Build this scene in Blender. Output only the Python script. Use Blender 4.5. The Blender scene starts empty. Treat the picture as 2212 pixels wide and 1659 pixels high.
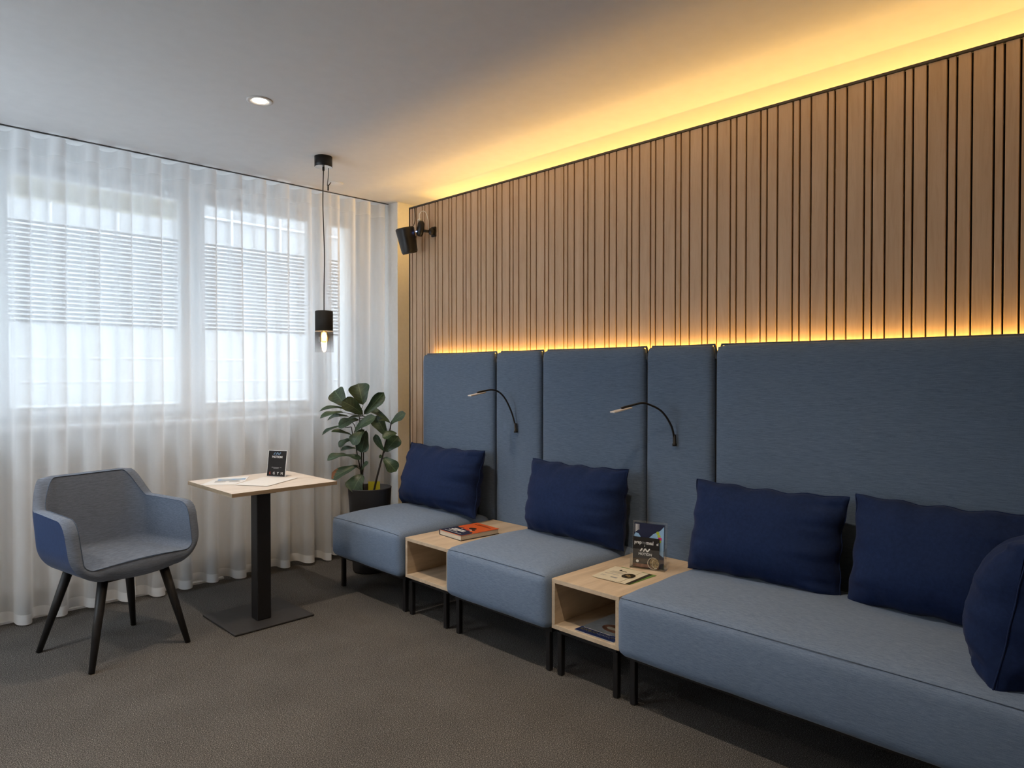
import bpy, math, random
from mathutils import Vector, Matrix, noise
R = random.Random(7)
S = bpy.context.scene
COL = S.collection
PI = math.pi

# ------------------------------------------------------------------ camera
cam = bpy.data.cameras.new('camera')
cam.sensor_width = 36.0
cam.lens = 1496.4 / 2212 * 36.0
cam.clip_start = 0.05
camo = bpy.data.objects.new('camera', cam)
COL.objects.link(camo)
camo.location = (0, 0, 1.38)
camo.rotation_euler = (math.radians(90 - 0.826), 0, math.radians(45.194 - 90))
S.camera = camo

# ------------------------------------------------------------------ look
S.view_settings.view_transform = 'Standard'
S.view_settings.look = 'None'
S.view_settings.exposure = 1.0
S.view_settings.gamma = 1.0
S.view_settings.use_curve_mapping = False

# ------------------------------------------------------------------ sky (overcast, slightly blue)
W = bpy.data.worlds.new('sky')
S.world = W
W.use_nodes = True
bg = W.node_tree.nodes['Background']
bg.inputs[0].default_value = (0.80, 0.89, 1.0, 1)
bg.inputs[1].default_value = 4.3

def lamp(name, kind, loc, power, color, rot=(0, 0, 0), **kw):
    l = bpy.data.lights.new(name, kind)
    l.energy = power
    l.color = color
    for k, v in kw.items():
        setattr(l, k, v)
    o = bpy.data.objects.new(name, l)
    COL.objects.link(o)
    o.location = loc
    o.rotation_euler = rot
    return o

AMBER = (1.0, 0.56, 0.13)
WARM = (1.0, 0.82, 0.62)
CEIL = 2.722
# LED line behind the top of the slat panel, throwing light over the ceiling
cove = lamp('cove_led_light', 'AREA', (4.02, 1.5, 2.495), 40.0, (1.0, 0.58, 0.16), rot=(0, math.radians(90 + 9), 0),
     shape='RECTANGLE', size=0.17, size_y=5.3)
cove.data.spread = math.radians(100)
# LED line behind the top of the upholstered back panels, throwing light up the slats
lamp('panel_led_light', 'AREA', (3.127, 2.08, 1.492), 7.5, AMBER, rot=(PI, 0, 0),
     shape='RECTANGLE', size=0.010, size_y=3.75)

# unseen lamp added behind the slat panel's left end for an amber glow
lamp('panel_end_glow', 'AREA', (3.33, 4.245, 1.98), 4.0, (1.0, 0.60, 0.18), rot=(math.radians(-90), 0, 0),
     shape='RECTANGLE', size=0.012, size_y=1.0)

# ------------------------------------------------------------------ mesh helpers
class MB:
    def __init__(s):
        s.v, s.f, s.m, s.sm, s.uv = [], [], [], [], {}
        s.mi = 0
    def add(s, vs, fs, smooth=False):
        o = len(s.v)
        s.v += [tuple(p) for p in vs]
        for f in fs:
            s.f.append(tuple(i + o for i in f)); s.m.append(s.mi); s.sm.append(smooth)
        return o
    def box(s, x0, x1, y0, y1, z0, z1):
        vs = [(x, y, z) for z in (z0, z1) for y in (y0, y1) for x in (x0, x1)]
        s.add(vs, [(0, 2, 3, 1), (4, 5, 7, 6), (0, 1, 5, 4), (2, 6, 7, 3), (0, 4, 6, 2), (1, 3, 7, 5)])
        return s
    def cyl(s, c, r0, r1, h, n=24, cap=True, smooth=True):
        x, y, z = c
        vs = []
        for k in range(n):
            a = 2 * PI * k / n
            vs.append((x + r0 * math.cos(a), y + r0 * math.sin(a), z))
            vs.append((x + r1 * math.cos(a), y + r1 * math.sin(a), z + h))
        fs = [(2 * k, (2 * k + 2) % (2 * n), (2 * k + 3) % (2 * n), 2 * k + 1) for k in range(n)]
        o = s.add(vs, fs, smooth)
        if cap:
            s.f += [tuple(o + 2 * k for k in reversed(range(n))), tuple(o + 2 * k + 1 for k in range(n))]
            s.m += [s.mi] * 2; s.sm += [False] * 2
        return s
    def lathe(s, c, prof, n=32, smooth=True):
        x, y, z = c
        vs = [(x + r * math.cos(2 * PI * k / n), y + r * math.sin(2 * PI * k / n), z + h) for r, h in prof for k in range(n)]
        fs = []
        for i in range(len(prof) - 1):
            for k in range(n):
                fs.append((i * n + k, i * n + (k + 1) % n, (i + 1) * n + (k + 1) % n, (i + 1) * n + k))
        s.add(vs, fs, smooth)
        return s
    def tube(s, path, r, n=8, cap=True, closed=False, smooth=True):
        P = [Vector(p) for p in path]
        m = len(P)
        rr = r if isinstance(r, (list, tuple)) else [r] * m
        vs = []
        up = Vector((0.13, 0.21, 0.97))
        for i, p in enumerate(P):
            if closed:
                t = P[(i + 1) % m] - P[i - 1]
            else:
                t = P[min(i + 1, m - 1)] - P[max(i - 1, 0)]
            t.normalize()
            a = up - t * up.dot(t)
            if a.length < 0.05:
                a = Vector((1, 0, 0)) - t * t.x
            a.normalize(); up = a
            b = t.cross(a)
            for k in range(n):
                th = 2 * PI * k / n
                vs.append(p + (a * math.cos(th) + b * math.sin(th)) * rr[i])
        fs = []
        for i in range(m if closed else m - 1):
            j = (i + 1) % m
            for k in range(n):
                fs.append((i * n + k, i * n + (k + 1) % n, j * n + (k + 1) % n, j * n + k))
        o = s.add(vs, fs, smooth)
        if cap and not closed:
            s.f += [tuple(o + k for k in reversed(range(n))), tuple(o + (m - 1) * n + k for k in range(n))]
            s.m += [s.mi] * 2; s.sm += [False] * 2
        return s
    def grid(s, fn, nu, nv, smooth=True, flip=False):
        vs = [fn(i / nu, j / nv) for j in range(nv + 1) for i in range(nu + 1)]
        fs = []
        for j in range(nv):
            for i in range(nu):
                a = j * (nu + 1) + i
                q = (a, a + 1, a + nu + 2, a + nu + 1)
                fs.append(q[::-1] if flip else q)
        s.add(vs, fs, smooth)
        return s
    def mesh(s, name, mats):
        me = bpy.data.meshes.new(name)
        me.from_pydata(s.v, [], s.f)
        for m in (mats if isinstance(mats, (list, tuple)) else [mats]):
            me.materials.append(m)
        me.polygons.foreach_set('material_index', s.m)
        me.polygons.foreach_set('use_smooth', s.sm)
        me.update()
        return me
    def build(s, name, mats, parent=None, bevel=0, seg=2, local=False, **props):
        if parent is not None and not local:
            inv = parent.matrix_basis.inverted() if parent.parent is None else (parent.parent.matrix_basis @ parent.matrix_basis).inverted()
            s.v = [tuple(inv @ Vector(p)) for p in s.v]
        o = bpy.data.objects.new(name, s.mesh(name, mats))
        COL.objects.link(o)
        if parent is not None:
            o.parent = parent
        if bevel:
            b = o.modifiers.new('bevel', 'BEVEL'); b.width = bevel; b.segments = seg; b.limit_method = 'ANGLE'
        for k, v in props.items():
            o[k] = v
        return o

def smooth_path(pts, n=6):
    P = [Vector(p) for p in pts]
    out = []
    for i in range(len(P) - 1):
        p0, p1, p2, p3 = P[max(i - 1, 0)], P[i], P[i + 1], P[min(i + 2, len(P) - 1)]
        for k in range(n):
            t = k / n
            out.append(0.5 * ((2 * p1) + (p2 - p0) * t + (2 * p0 - 5 * p1 + 4 * p2 - p3) * t * t + (3 * p1 - p0 - 3 * p2 + p3) * t ** 3))
    out.append(P[-1])
    return out

def thing(name, label, cat, loc=(0, 0, 0), rotz=0, group=None):
    o = bpy.data.objects.new(name, None)
    COL.objects.link(o)
    o.empty_display_size = 0.1
    o.location = loc
    o.rotation_euler = (0, 0, rotz)
    o.matrix_basis = Matrix.Translation(loc) @ Matrix.Rotation(rotz, 4, 'Z')
    o['label'] = label
    o['category'] = cat
    if group:
        o['group'] = group
    return o

def tag(o, label, cat, group=None):
    o['label'] = label; o['category'] = cat
    if group:
        o['group'] = group
    return o

# ------------------------------------------------------------------ materials
def nodes(name):
    m = bpy.data.materials.new(name)
    m.use_nodes = True
    nt = m.node_tree
    return m, nt, nt.nodes['Principled BSDF'], nt.nodes['Material Output']

def N(nt, kind, **kw):
    n = nt.nodes.new(kind)
    for k, v in kw.items():
        if k in ('inp',):
            for a, b in v.items():
                n.inputs[a].default_value = b
        else:
            setattr(n, k, v)
    return n

def ramp(nt, stops):
    n = nt.nodes.new('ShaderNodeValToRGB')
    e = n.color_ramp.elements
    e[0].position, e[0].color = stops[0][0], (*stops[0][1], 1)
    e[1].position, e[1].color = stops[-1][0], (*stops[-1][1], 1)
    for p, c in stops[1:-1]:
        x = e.new(p); x.color = (*c, 1)
    return n

def coords(nt, scale, kind='Object', rnd=0.0):
    tc = nt.nodes.new('ShaderNodeTexCoord')
    mp = nt.nodes.new('ShaderNodeMapping')
    mp.inputs['Scale'].default_value = scale
    if rnd:
        oi = nt.nodes.new('ShaderNodeObjectInfo')
        mu = N(nt, 'ShaderNodeMath', operation='MULTIPLY'); mu.inputs[1].default_value = rnd
        cb = nt.nodes.new('ShaderNodeCombineXYZ')
        nt.links.new(oi.outputs['Random'], mu.inputs[0])
        for i in range(3):
            nt.links.new(mu.outputs[0], cb.inputs[i])
        nt.links.new(cb.outputs[0], mp.inputs['Location'])
    nt.links.new(tc.outputs[kind], mp.inputs['Vector'])
    return mp.outputs[0]

def plain(name, col, rough=0.5, metal=0.0, spec=0.5, mottling=0.06, nscale=40):
    """A painted or moulded surface: a faint mottling keeps it from reading as flat colour."""
    m, nt, p, out = nodes(name)
    v = coords(nt, (nscale,) * 3)
    no = N(nt, 'ShaderNodeTexNoise', inp={'Scale': 1.0, 'Detail': 2.0})
    nt.links.new(v, no.inputs['Vector'])
    a = tuple(max(0, c * (1 - mottling)) for c in col); b = tuple(min(1, c * (1 + mottling)) for c in col)
    r = ramp(nt, [(0.3, a), (0.7, b)])
    nt.links.new(no.outputs[0], r.inputs[0])
    nt.links.new(r.outputs[0], p.inputs['Base Color'])
    p.inputs['Roughness'].default_value = rough
    p.inputs['Metallic'].default_value = metal
    p.inputs['Specular IOR Level'].default_value = spec
    return m

def fabric(name, dark, light, scale, weave=900, bump=0.15, sheen=0.15, rnd=3.0):
    m, nt, p, out = nodes(name)
    v = coords(nt, scale, rnd=rnd)
    n1 = N(nt, 'ShaderNodeTexNoise', inp={'Scale': 1.0, 'Detail': 3.0, 'Roughness': 0.65})
    nt.links.new(v, n1.inputs['Vector'])
    r = ramp(nt, [(0.3, dark), (0.72, light)])
    nt.links.new(n1.outputs[0], r.inputs[0])
    v2 = coords(nt, (weave,) * 3)
    n2 = N(nt, 'ShaderNodeTexNoise', inp={'Scale': 1.0, 'Detail': 1.0})
    nt.links.new(v2, n2.inputs['Vector'])
    mx = N(nt, 'ShaderNodeMix', data_type='RGBA', blend_type='MULTIPLY')
    mx.inputs[0].default_value = 0.35
    nt.links.new(r.outputs[0], mx.inputs[6])
    r2 = ramp(nt, [(0.35, (0.55, 0.55, 0.55)), (0.65, (1.25, 1.25, 1.25))])
    nt.links.new(n2.outputs[0], r2.inputs[0])
    nt.links.new(r2.outputs[0], mx.inputs[7])
    nt.links.new(mx.outputs[2], p.inputs['Base Color'])
    b = N(nt, 'ShaderNodeBump', inp={'Strength': bump, 'Distance': 0.002})
    nt.links.new(n1.outputs[0], b.inputs['Height'])
    nt.links.new(b.outputs[0], p.inputs['Normal'])
    p.inputs['Roughness'].default_value = 0.92
    p.inputs['Specular IOR Level'].default_value = 0.15
    p.inputs['Sheen Weight'].default_value = sheen
    p.inputs['Sheen Roughness'].default_value = 0.4
    return m

def wood(name, cols, scale, rough=0.45, rnd=9.0, bump=0.05, pores=None):
    """scale: small along the grain, large across it"""
    m, nt, p, out = nodes(name)
    v = coords(nt, scale, rnd=rnd)
    w = N(nt, 'ShaderNodeTexNoise', inp={'Scale': 0.6, 'Detail': 6.0, 'Roughness': 0.6, 'Distortion': 0.9})
    nt.links.new(v, w.inputs['Vector'])
    r = ramp(nt, [(0.30, cols[0]), (0.5, cols[1]), (0.70, cols[2])])
    nt.links.new(w.outputs[0], r.inputs[0])
    fine = N(nt, 'ShaderNodeTexNoise', inp={'Scale': 5.0, 'Detail': 2.0, 'Roughness': 0.5})
    nt.links.new(v, fine.inputs['Vector'])
    r2 = ramp(nt, [(0.36, (0.93, 0.915, 0.90)), (0.50, (1, 1, 1))])
    nt.links.new(fine.outputs[0], r2.inputs[0])
    mx = N(nt, 'ShaderNodeMix', data_type='RGBA', blend_type='MULTIPLY')
    mx.inputs[0].default_value = 0.75
    nt.links.new(r.outputs[0], mx.inputs[6]); nt.links.new(r2.outputs[0], mx.inputs[7])
    nt.links.new(mx.outputs[2], p.inputs['Base Color'])
    b = N(nt, 'ShaderNodeBump', inp={'Strength': bump, 'Distance': 0.001})
    nt.links.new(fine.outputs[0], b.inputs['Height'])
    nt.links.new(b.outputs[0], p.inputs['Normal'])
    p.inputs['Roughness'].default_value = rough
    p.inputs['Specular IOR Level'].default_value = 0.35
    return m

def emit(name, col, strength):
    m, nt, p, out = nodes(name)
    p.inputs['Base Color'].default_value = (*col, 1)
    p.inputs['Emission Color'].default_value = (*col, 1)
    p.inputs['Emission Strength'].default_value = strength
    return m

def schlick(nt, f0):
    lw = N(nt, 'ShaderNodeLayerWeight', inp={'Blend': 0.5})
    pw = N(nt, 'ShaderNodeMath', operation='POWER'); pw.inputs[1].default_value = 5.0
    ma = N(nt, 'ShaderNodeMath', operation='MULTIPLY_ADD'); ma.inputs[1].default_value = 1 - f0; ma.inputs[2].default_value = f0
    nt.links.new(lw.outputs['Facing'], pw.inputs[0]); nt.links.new(pw.outputs[0], ma.inputs[0])
    return ma.outputs[0]

def thin_glass(name, tint, gloss=0.06, rough=0.0):
    m, nt, p, out = nodes(name)
    t = N(nt, 'ShaderNodeBsdfTransparent'); t.inputs[0].default_value = (*tint, 1)
    g = N(nt, 'ShaderNodeBsdfGlossy'); g.inputs['Roughness'].default_value = rough
    mx = N(nt, 'ShaderNodeMixShader')
    nt.links.new(schlick(nt, gloss), mx.inputs[0])
    nt.links.new(t.outputs[0], mx.inputs[1]); nt.links.new(g.outputs[0], mx.inputs[2])
    nt.links.new(mx.outputs[0], out.inputs[0])
    return m

def sheer(name, see, body, col=(0.93, 0.94, 0.95)):
    """open-weave voile: see = share passed straight through head-on; it closes up at grazing angles"""
    m, nt, p, out = nodes(name)
    tr = N(nt, 'ShaderNodeBsdfTransparent'); tr.inputs[0].default_value = (1, 1, 1, 1)
    tl = N(nt, 'ShaderNodeBsdfTranslucent'); tl.inputs[0].default_value = (*col, 1)
    df = N(nt, 'ShaderNodeBsdfDiffuse'); df.inputs[0].default_value = (*col, 1)
    m1 = N(nt, 'ShaderNodeMixShader'); m1.inputs[0].default_value = body
    nt.links.new(tl.outputs[0], m1.inputs[1]); nt.links.new(df.outputs[0], m1.inputs[2])
    lw = N(nt, 'ShaderNodeLayerWeight', inp={'Blend': 0.5})
    mr = N(nt, 'ShaderNodeMapRange', inp={'From Min': 0.0, 'From Max': 0.85, 'To Min': 1 - see, 'To Max': 0.93})
    nt.links.new(lw.outputs['Facing'], mr.inputs[0])
    # crossing threads, faint
    v = coords(nt, (700, 700, 700))
    no = N(nt, 'ShaderNodeTexNoise', inp={'Scale': 1.0, 'Detail': 1.0})
    nt.links.new(v, no.inputs['Vector'])
    mm = N(nt, 'ShaderNodeMath', operation='MULTIPLY_ADD'); mm.inputs[1].default_value = 0.08; 
    nt.links.new(no.outputs[0], mm.inputs[0]); nt.links.new(mr.outputs[0], mm.inputs[2])
    sb = N(nt, 'ShaderNodeMath', operation='SUBTRACT'); sb.inputs[1].default_value = 0.04
    nt.links.new(mm.outputs[0], sb.inputs[0])
    m2 = N(nt, 'ShaderNodeMixShader')
    nt.links.new(sb.outputs[0], m2.inputs[0])
    nt.links.new(tr.outputs[0], m2.inputs[1]); nt.links.new(m1.outputs[0], m2.inputs[2])
    nt.links.new(m2.outputs[0], out.inputs[0])
    return m

def carpet_mat():
    m, nt, p, out = nodes('loop_carpet')
    v = coords(nt, (1, 1, 1))
    n1 = N(nt, 'ShaderNodeTexNoise', inp={'Scale': 260.0, 'Detail': 2.0, 'Roughness': 0.7})
    nt.links.new(v, n1.inputs['Vector'])
    r = ramp(nt, [(0.30, (0.022, 0.022, 0.023)), (0.48, (0.080, 0.077, 0.074)), (0.60, (0.18, 0.172, 0.165)), (0.72, (0.50, 0.47, 0.44))])
    nt.links.new(n1.outputs[0], r.inputs[0])
    n2 = N(nt, 'ShaderNodeTexNoise', inp={'Scale': 3.0, 'Detail': 2.0})
    nt.links.new(v, n2.inputs['Vector'])
    r2 = ramp(nt, [(0.3, (0.9, 0.9, 0.9)), (0.7, (1.08, 1.08, 1.08))])
    nt.links.new(n2.outputs[0], r2.inputs[0])
    mx = N(nt, 'ShaderNodeMix', data_type='RGBA', blend_type='MULTIPLY'); mx.inputs[0].default_value = 1
    nt.links.new(r.outputs[0], mx.inputs[6]); nt.links.new(r2.outputs[0], mx.inputs[7])
    nt.links.new(mx.outputs[2], p.inputs['Base Color'])
    b = N(nt, 'ShaderNodeBump', inp={'Strength': 0.7, 'Distance': 0.004})
    nt.links.new(n1.outputs[0], b.inputs['Height'])
    nt.links.new(b.outputs[0], p.inputs['Normal'])
    p.inputs['Roughness'].default_value = 1.0
    p.inputs['Specular IOR Level'].default_value = 0.05
    return m

def leaf_mat():
    m, nt, p, out = nodes('fig_leaf')
    uv = N(nt, 'ShaderNodeUVMap')
    sp = N(nt, 'ShaderNodeSeparateXYZ'); nt.links.new(uv.outputs[0], sp.inputs[0])
    def math(op, a, b=None):
        n = N(nt, 'ShaderNodeMath', operation=op)
        for i, x in enumerate((a, b)):
            if x is None: continue
            if isinstance(x, (int, float)): n.inputs[i].default_value = x
            else: nt.links.new(x, n.inputs[i])
        return n.outputs[0]
    s_ = math('ABSOLUTE', math('SUBTRACT', sp.outputs[1], 0.5))
    mid = math('LESS_THAN', s_, 0.022)
    lat = math('LESS_THAN', math('FRACT', math('SUBTRACT', math('MULTIPLY', sp.outputs[0], 6.5), math('MULTIPLY', s_, 3.0))), 0.09)
    vein = math('MAXIMUM', mid, math('MULTIPLY', lat, 0.6))
    v = coords(nt, (25, 25, 25))
    no = N(nt, 'ShaderNodeTexNoise', inp={'Scale': 1.0, 'Detail': 2.0}); nt.links.new(v, no.inputs['Vector'])
    r = ramp(nt, [(0.3, (0.016, 0.036, 0.017)), (0.7, (0.032, 0.068, 0.027))]); nt.links.new(no.outputs[0], r.inputs[0])
    mx = N(nt, 'ShaderNodeMix', data_type='RGBA'); nt.links.new(vein, mx.inputs[0])
    nt.links.new(r.outputs[0], mx.inputs[6]); mx.inputs[7].default_value = (0.075, 0.125, 0.06, 1)
    nt.links.new(mx.outputs[2], p.inputs['Base Color'])
    b = N(nt, 'ShaderNodeBump', inp={'Strength': 0.5, 'Distance': 0.003}); b.invert = True
    nt.links.new(vein, b.inputs['Height']); nt.links.new(b.outputs[0], p.inputs['Normal'])
    p.inputs['Roughness'].default_value = 0.46
    return m

M = {}
M['wall'] = plain('wall_paint', (0.80, 0.79, 0.77), 0.85, spec=0.2, mottling=0.02)
M['ceiling'] = plain('ceiling_paint', (0.76, 0.76, 0.765), 0.9, spec=0.1, mottling=0.015, nscale=15)
M['white'] = plain('white_lacquer', (0.84, 0.85, 0.86), 0.35, mottling=0.02)
M['radiator'] = plain('radiator_enamel', (0.80, 0.80, 0.80), 0.4, mottling=0.02)
M['carpet'] = carpet_mat()
M['slat'] = wood('slat_oak', [(0.48, 0.33, 0.212), (0.535, 0.375, 0.248), (0.585, 0.418, 0.284)], (26, 26, 2.2), 0.5, rnd=37)
M['oak_x'] = wood('pale_oak_top', [(0.50, 0.385, 0.265), (0.62, 0.49, 0.35), (0.72, 0.585, 0.435)], (18, 2.5, 18), 0.45)
M['oak_z'] = wood('pale_oak_side', [(0.50, 0.385, 0.265), (0.62, 0.49, 0.35), (0.72, 0.585, 0.435)], (2.5, 18, 18), 0.45)
M['oak_t'] = wood('table_oak', [(0.66, 0.59, 0.52), (0.75, 0.68, 0.61), (0.82, 0.755, 0.69)], (2.2, 16, 16), 0.45)
M['oak_edge'] = wood('table_edge_oak', [(0.30, 0.22, 0.14), (0.40, 0.30, 0.20), (0.48, 0.37, 0.26)], (2.5, 2.5, 60), 0.5)
M['black'] = plain('black_metal', (0.012, 0.012, 0.014), 0.42, spec=0.4)
M['shade'] = plain('matt_black_shade', (0.016, 0.016, 0.016), 0.75, spec=0.25)
M['dark_metal'] = plain('graphite_plate', (0.035, 0.034, 0.036), 0.55, spec=0.3)
M['groove'] = plain('black_backing', (0.010, 0.009, 0.008), 0.9, spec=0.05)
M['trim'] = plain('dark_trim', (0.045, 0.042, 0.040), 0.6)
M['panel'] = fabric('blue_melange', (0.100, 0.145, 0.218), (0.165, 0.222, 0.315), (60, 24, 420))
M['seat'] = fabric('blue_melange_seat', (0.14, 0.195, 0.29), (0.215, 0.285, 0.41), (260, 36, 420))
M['welt'] = fabric('blue_welt', (0.07, 0.10, 0.16), (0.11, 0.15, 0.22), (90, 90, 90))
M['navy'] = fabric('navy_cushion', (0.010, 0.021, 0.070), (0.014, 0.029, 0.090), (70, 70, 70), weave=1400, bump=0.12, sheen=0.05)
M['chair_in'] = fabric('chair_grey_melange', (0.12, 0.148, 0.20), (0.20, 0.24, 0.315), (30, 60, 420))
M['chair_out'] = fabric('chair_blue_outer', (0.014, 0.034, 0.100), (0.020, 0.047, 0.130), (60, 60, 60), weave=1200)
M['chair_leg'] = wood('black_stained_wood', [(0.010, 0.010, 0.011), (0.016, 0.015, 0.016), (0.024, 0.022, 0.022)], (60, 60, 4), 0.5)
M['sheer'] = sheer('white_voile', 0.32, 0.42)
M['sheer2'] = sheer('white_voile_double', 0.16, 0.55)
M['hem'] = sheer('white_voile_hem', 0.05, 0.65)
M['glass'] = thin_glass('window_glass', (0.95, 0.97, 0.97))
M['acrylic'] = thin_glass('clear_acrylic', (0.98, 0.985, 0.985), gloss=0.07)
M['bulb_glass'] = thin_glass('amber_bulb_glass', (0.98, 0.80, 0.55), gloss=0.08)
M['leaf'] = leaf_mat()
M['stem'] = plain('bark', (0.022, 0.017, 0.013), 0.8, mottling=0.3, nscale=120)
M['pot'] = plain('anthracite_pot', (0.030, 0.030, 0.033), 0.6)
M['soil'] = plain('soil', (0.02, 0.014, 0.01), 1.0, mottling=0.5, nscale=90)
M['brown'] = plain('dry_leaf_tip', (0.20, 0.08, 0.03), 0.7, mottling=0.3)
M['yellow'] = plain('yellow_card', (0.42, 0.40, 0.02), 0.7)
M['paper'] = plain('white_paper', (0.80, 0.80, 0.80), 0.7, mottling=0.02)
M['cream'] = plain('cream_paper', (0.66, 0.60, 0.46), 0.7, mottling=0.03)
M['pages'] = plain('book_pages', (0.62, 0.56, 0.46), 0.9, mottling=0.1, nscale=300)
M['orange'] = plain('orange_print', (0.72, 0.13, 0.03), 0.35)
M['ink_navy'] = plain('navy_print', (0.018, 0.022, 0.055), 0.7, spec=0.2)
M['ink_black'] = plain('black_print', (0.018, 0.016, 0.016), 0.7, spec=0.2)
M['ink_white'] = plain('white_print', (0.82, 0.82, 0.80), 0.5)
M['ink_grey'] = plain('grey_print', (0.28, 0.29, 0.30), 0.6)
M['ink_blue'] = plain('light_blue_print', (0.27, 0.46, 0.70), 0.4)
M['ink_steel'] = plain('steel_blue_print', (0.10, 0.17, 0.26), 0.4)
M['ink_red'] = plain('red_print', (0.55, 0.07, 0.03), 0.4)
M['ink_yellow'] = plain('yellow_print', (0.70, 0.60, 0.10), 0.4)
M['ink_lime'] = plain('lime_print', (0.40, 0.50, 0.05), 0.4)
M['ink_pink'] = plain('pink_print', (0.65, 0.03, 0.20), 0.4)
M['ink_green'] = plain('green_print', (0.13, 0.25, 0.05), 0.5)
M['ink_brown'] = plain('brown_photo_print', (0.16, 0.06, 0.03), 0.4, mottling=0.6, nscale=60)
M['ink_food'] = plain('food_photo_print', (0.22, 0.15, 0.06), 0.4, mottling=0.9, nscale=150)
M['ink_bowl'] = plain('dark_bowl_print', (0.035, 0.028, 0.018), 0.4, mottling=0.9, nscale=150)
M['skin_print'] = plain('hand_photo_print', (0.34, 0.15, 0.09), 0.4, mottling=0.4, nscale=40)
M['navy_cover'] = plain('magazine_navy', (0.010, 0.020, 0.085), 0.35)
M['magazine'] = plain('magazine_cover', (0.42, 0.46, 0.48), 0.4, mottling=0.1)
M['cable_white'] = plain('white_cable', (0.75, 0.74, 0.70), 0.5)
M['led_blue'] = emit('blue_status_led', (0.15, 0.3, 1.0), 12)
M['filament'] = emit('glowing_filament', (1.0, 0.72, 0.35), 22)
M['downlight'] = emit('downlight_lens', (1.0, 0.93, 0.80), 10)
M['steel'] = plain('brushed_steel', (0.55, 0.55, 0.55), 0.3, metal=1.0)
M['lamp_head'] = plain('pale_lamp_head', (0.62, 0.58, 0.55), 0.4)
M['led_strip'] = emit('amber_led_strip', AMBER, 6)
M['facade'] = plain('facade_render', (0.38, 0.38, 0.38), 0.9, mottling=0.03, nscale=6)
M['shutter'] = plain('shutter_slats', (0.54, 0.54, 0.55), 0.6)
M['cladding'] = plain('facade_cladding', (0.32, 0.32, 0.325), 0.8, nscale=5)
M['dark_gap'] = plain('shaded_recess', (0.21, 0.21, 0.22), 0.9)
M['ground'] = plain('paving', (0.55, 0.55, 0.54), 0.95, nscale=3)
M['smoke'] = None

# smoke glass, dark at the top and clearing downwards
m, nt, p, out = nodes('smoked_glass')
tc = N(nt, 'ShaderNodeTexCoord'); sp = N(nt, 'ShaderNodeSeparateXYZ'); nt.links.new(tc.outputs['Object'], sp.inputs[0])
mr = N(nt, 'ShaderNodeMapRange', inp={'From Min': -1.205, 'From Max': -1.09, 'To Min': 0.0, 'To Max': 1.0})
nt.links.new(sp.outputs[2], mr.inputs[0])
r = ramp(nt, [(0.1, (0.93, 0.93, 0.93)), (0.95, (0.38, 0.35, 0.33))]); nt.links.new(mr.outputs[0], r.inputs[0])
t = N(nt, 'ShaderNodeBsdfTransparent'); nt.links.new(r.outputs[0], t.inputs[0])
g = N(nt, 'ShaderNodeBsdfGlossy'); g.inputs['Roughness'].default_value = 0.02
mx = N(nt, 'ShaderNodeMixShader')
nt.links.new(schlick(nt, .05), mx.inputs[0]); nt.links.new(t.outputs[0], mx.inputs[1]); nt.links.new(g.outputs[0], mx.inputs[2])
nt.links.new(mx.outputs[0], out.inputs[0])
M['smoke'] = m

# ------------------------------------------------------------------ room shell
XL, XR, YB, YW = -1.25, 4.1, -2.6, 4.92
def structure(name, mb, mat, parent=None, bevel=0):
    o = mb.build(name, mat, parent, bevel=bevel)
    if parent is None:
        o['kind'] = 'structure'
    return o
structure('floor', MB().box(XL - .1, XR + .1, YB - .1, YW + .3, -0.1, 0), M['carpet'])
structure('ceiling', MB().box(XL - .1, XR + .1, YB - .1, YW + .3, CEIL, CEIL + .15), M['ceiling'])
LW0, LW1, LZ0, LZ1 = 3.15, 4.5, .9, 2.45      # unseen window band added to the left wall for more daylight
wl = MB()
wl.box(XL - .15, XL, YB - .1, LW0, 0, CEIL).box(XL - .15, XL, LW1, YW + .3, 0, CEIL).box(XL - .15, XL, LW0, LW1, 0, LZ0).box(XL - .15, XL, LW0, LW1, LZ1, CEIL)
structure('wall_left', wl, M['wall'])
structure('wall_back', MB().box(XL, XR, YB - .15, YB, 0, CEIL), M['wall'])
structure('wall_right', MB().box(XR, XR + .15, YB - .1, YW + .3, 0, CEIL), M['wall'])
SILL, HEAD = 1.10, 2.635
ww = MB()
ww.box(XL, XR, YW, YW + .3, 0, SILL)
ww.box(XL, XR, YW, YW + .3, HEAD, CEIL)
ww.box(3.12, XR, YW, YW + .3, SILL, HEAD)
structure('wall_window', ww, M['wall'])
structure('wall_pier', MB().box(3.186, XR, 4.475, YW, 0, CEIL), M['wall'])
structure('trim_1', MB().box(XL, 1.9, 4.665, 4.725, 0, 0.012), M['radiator'])

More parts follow.
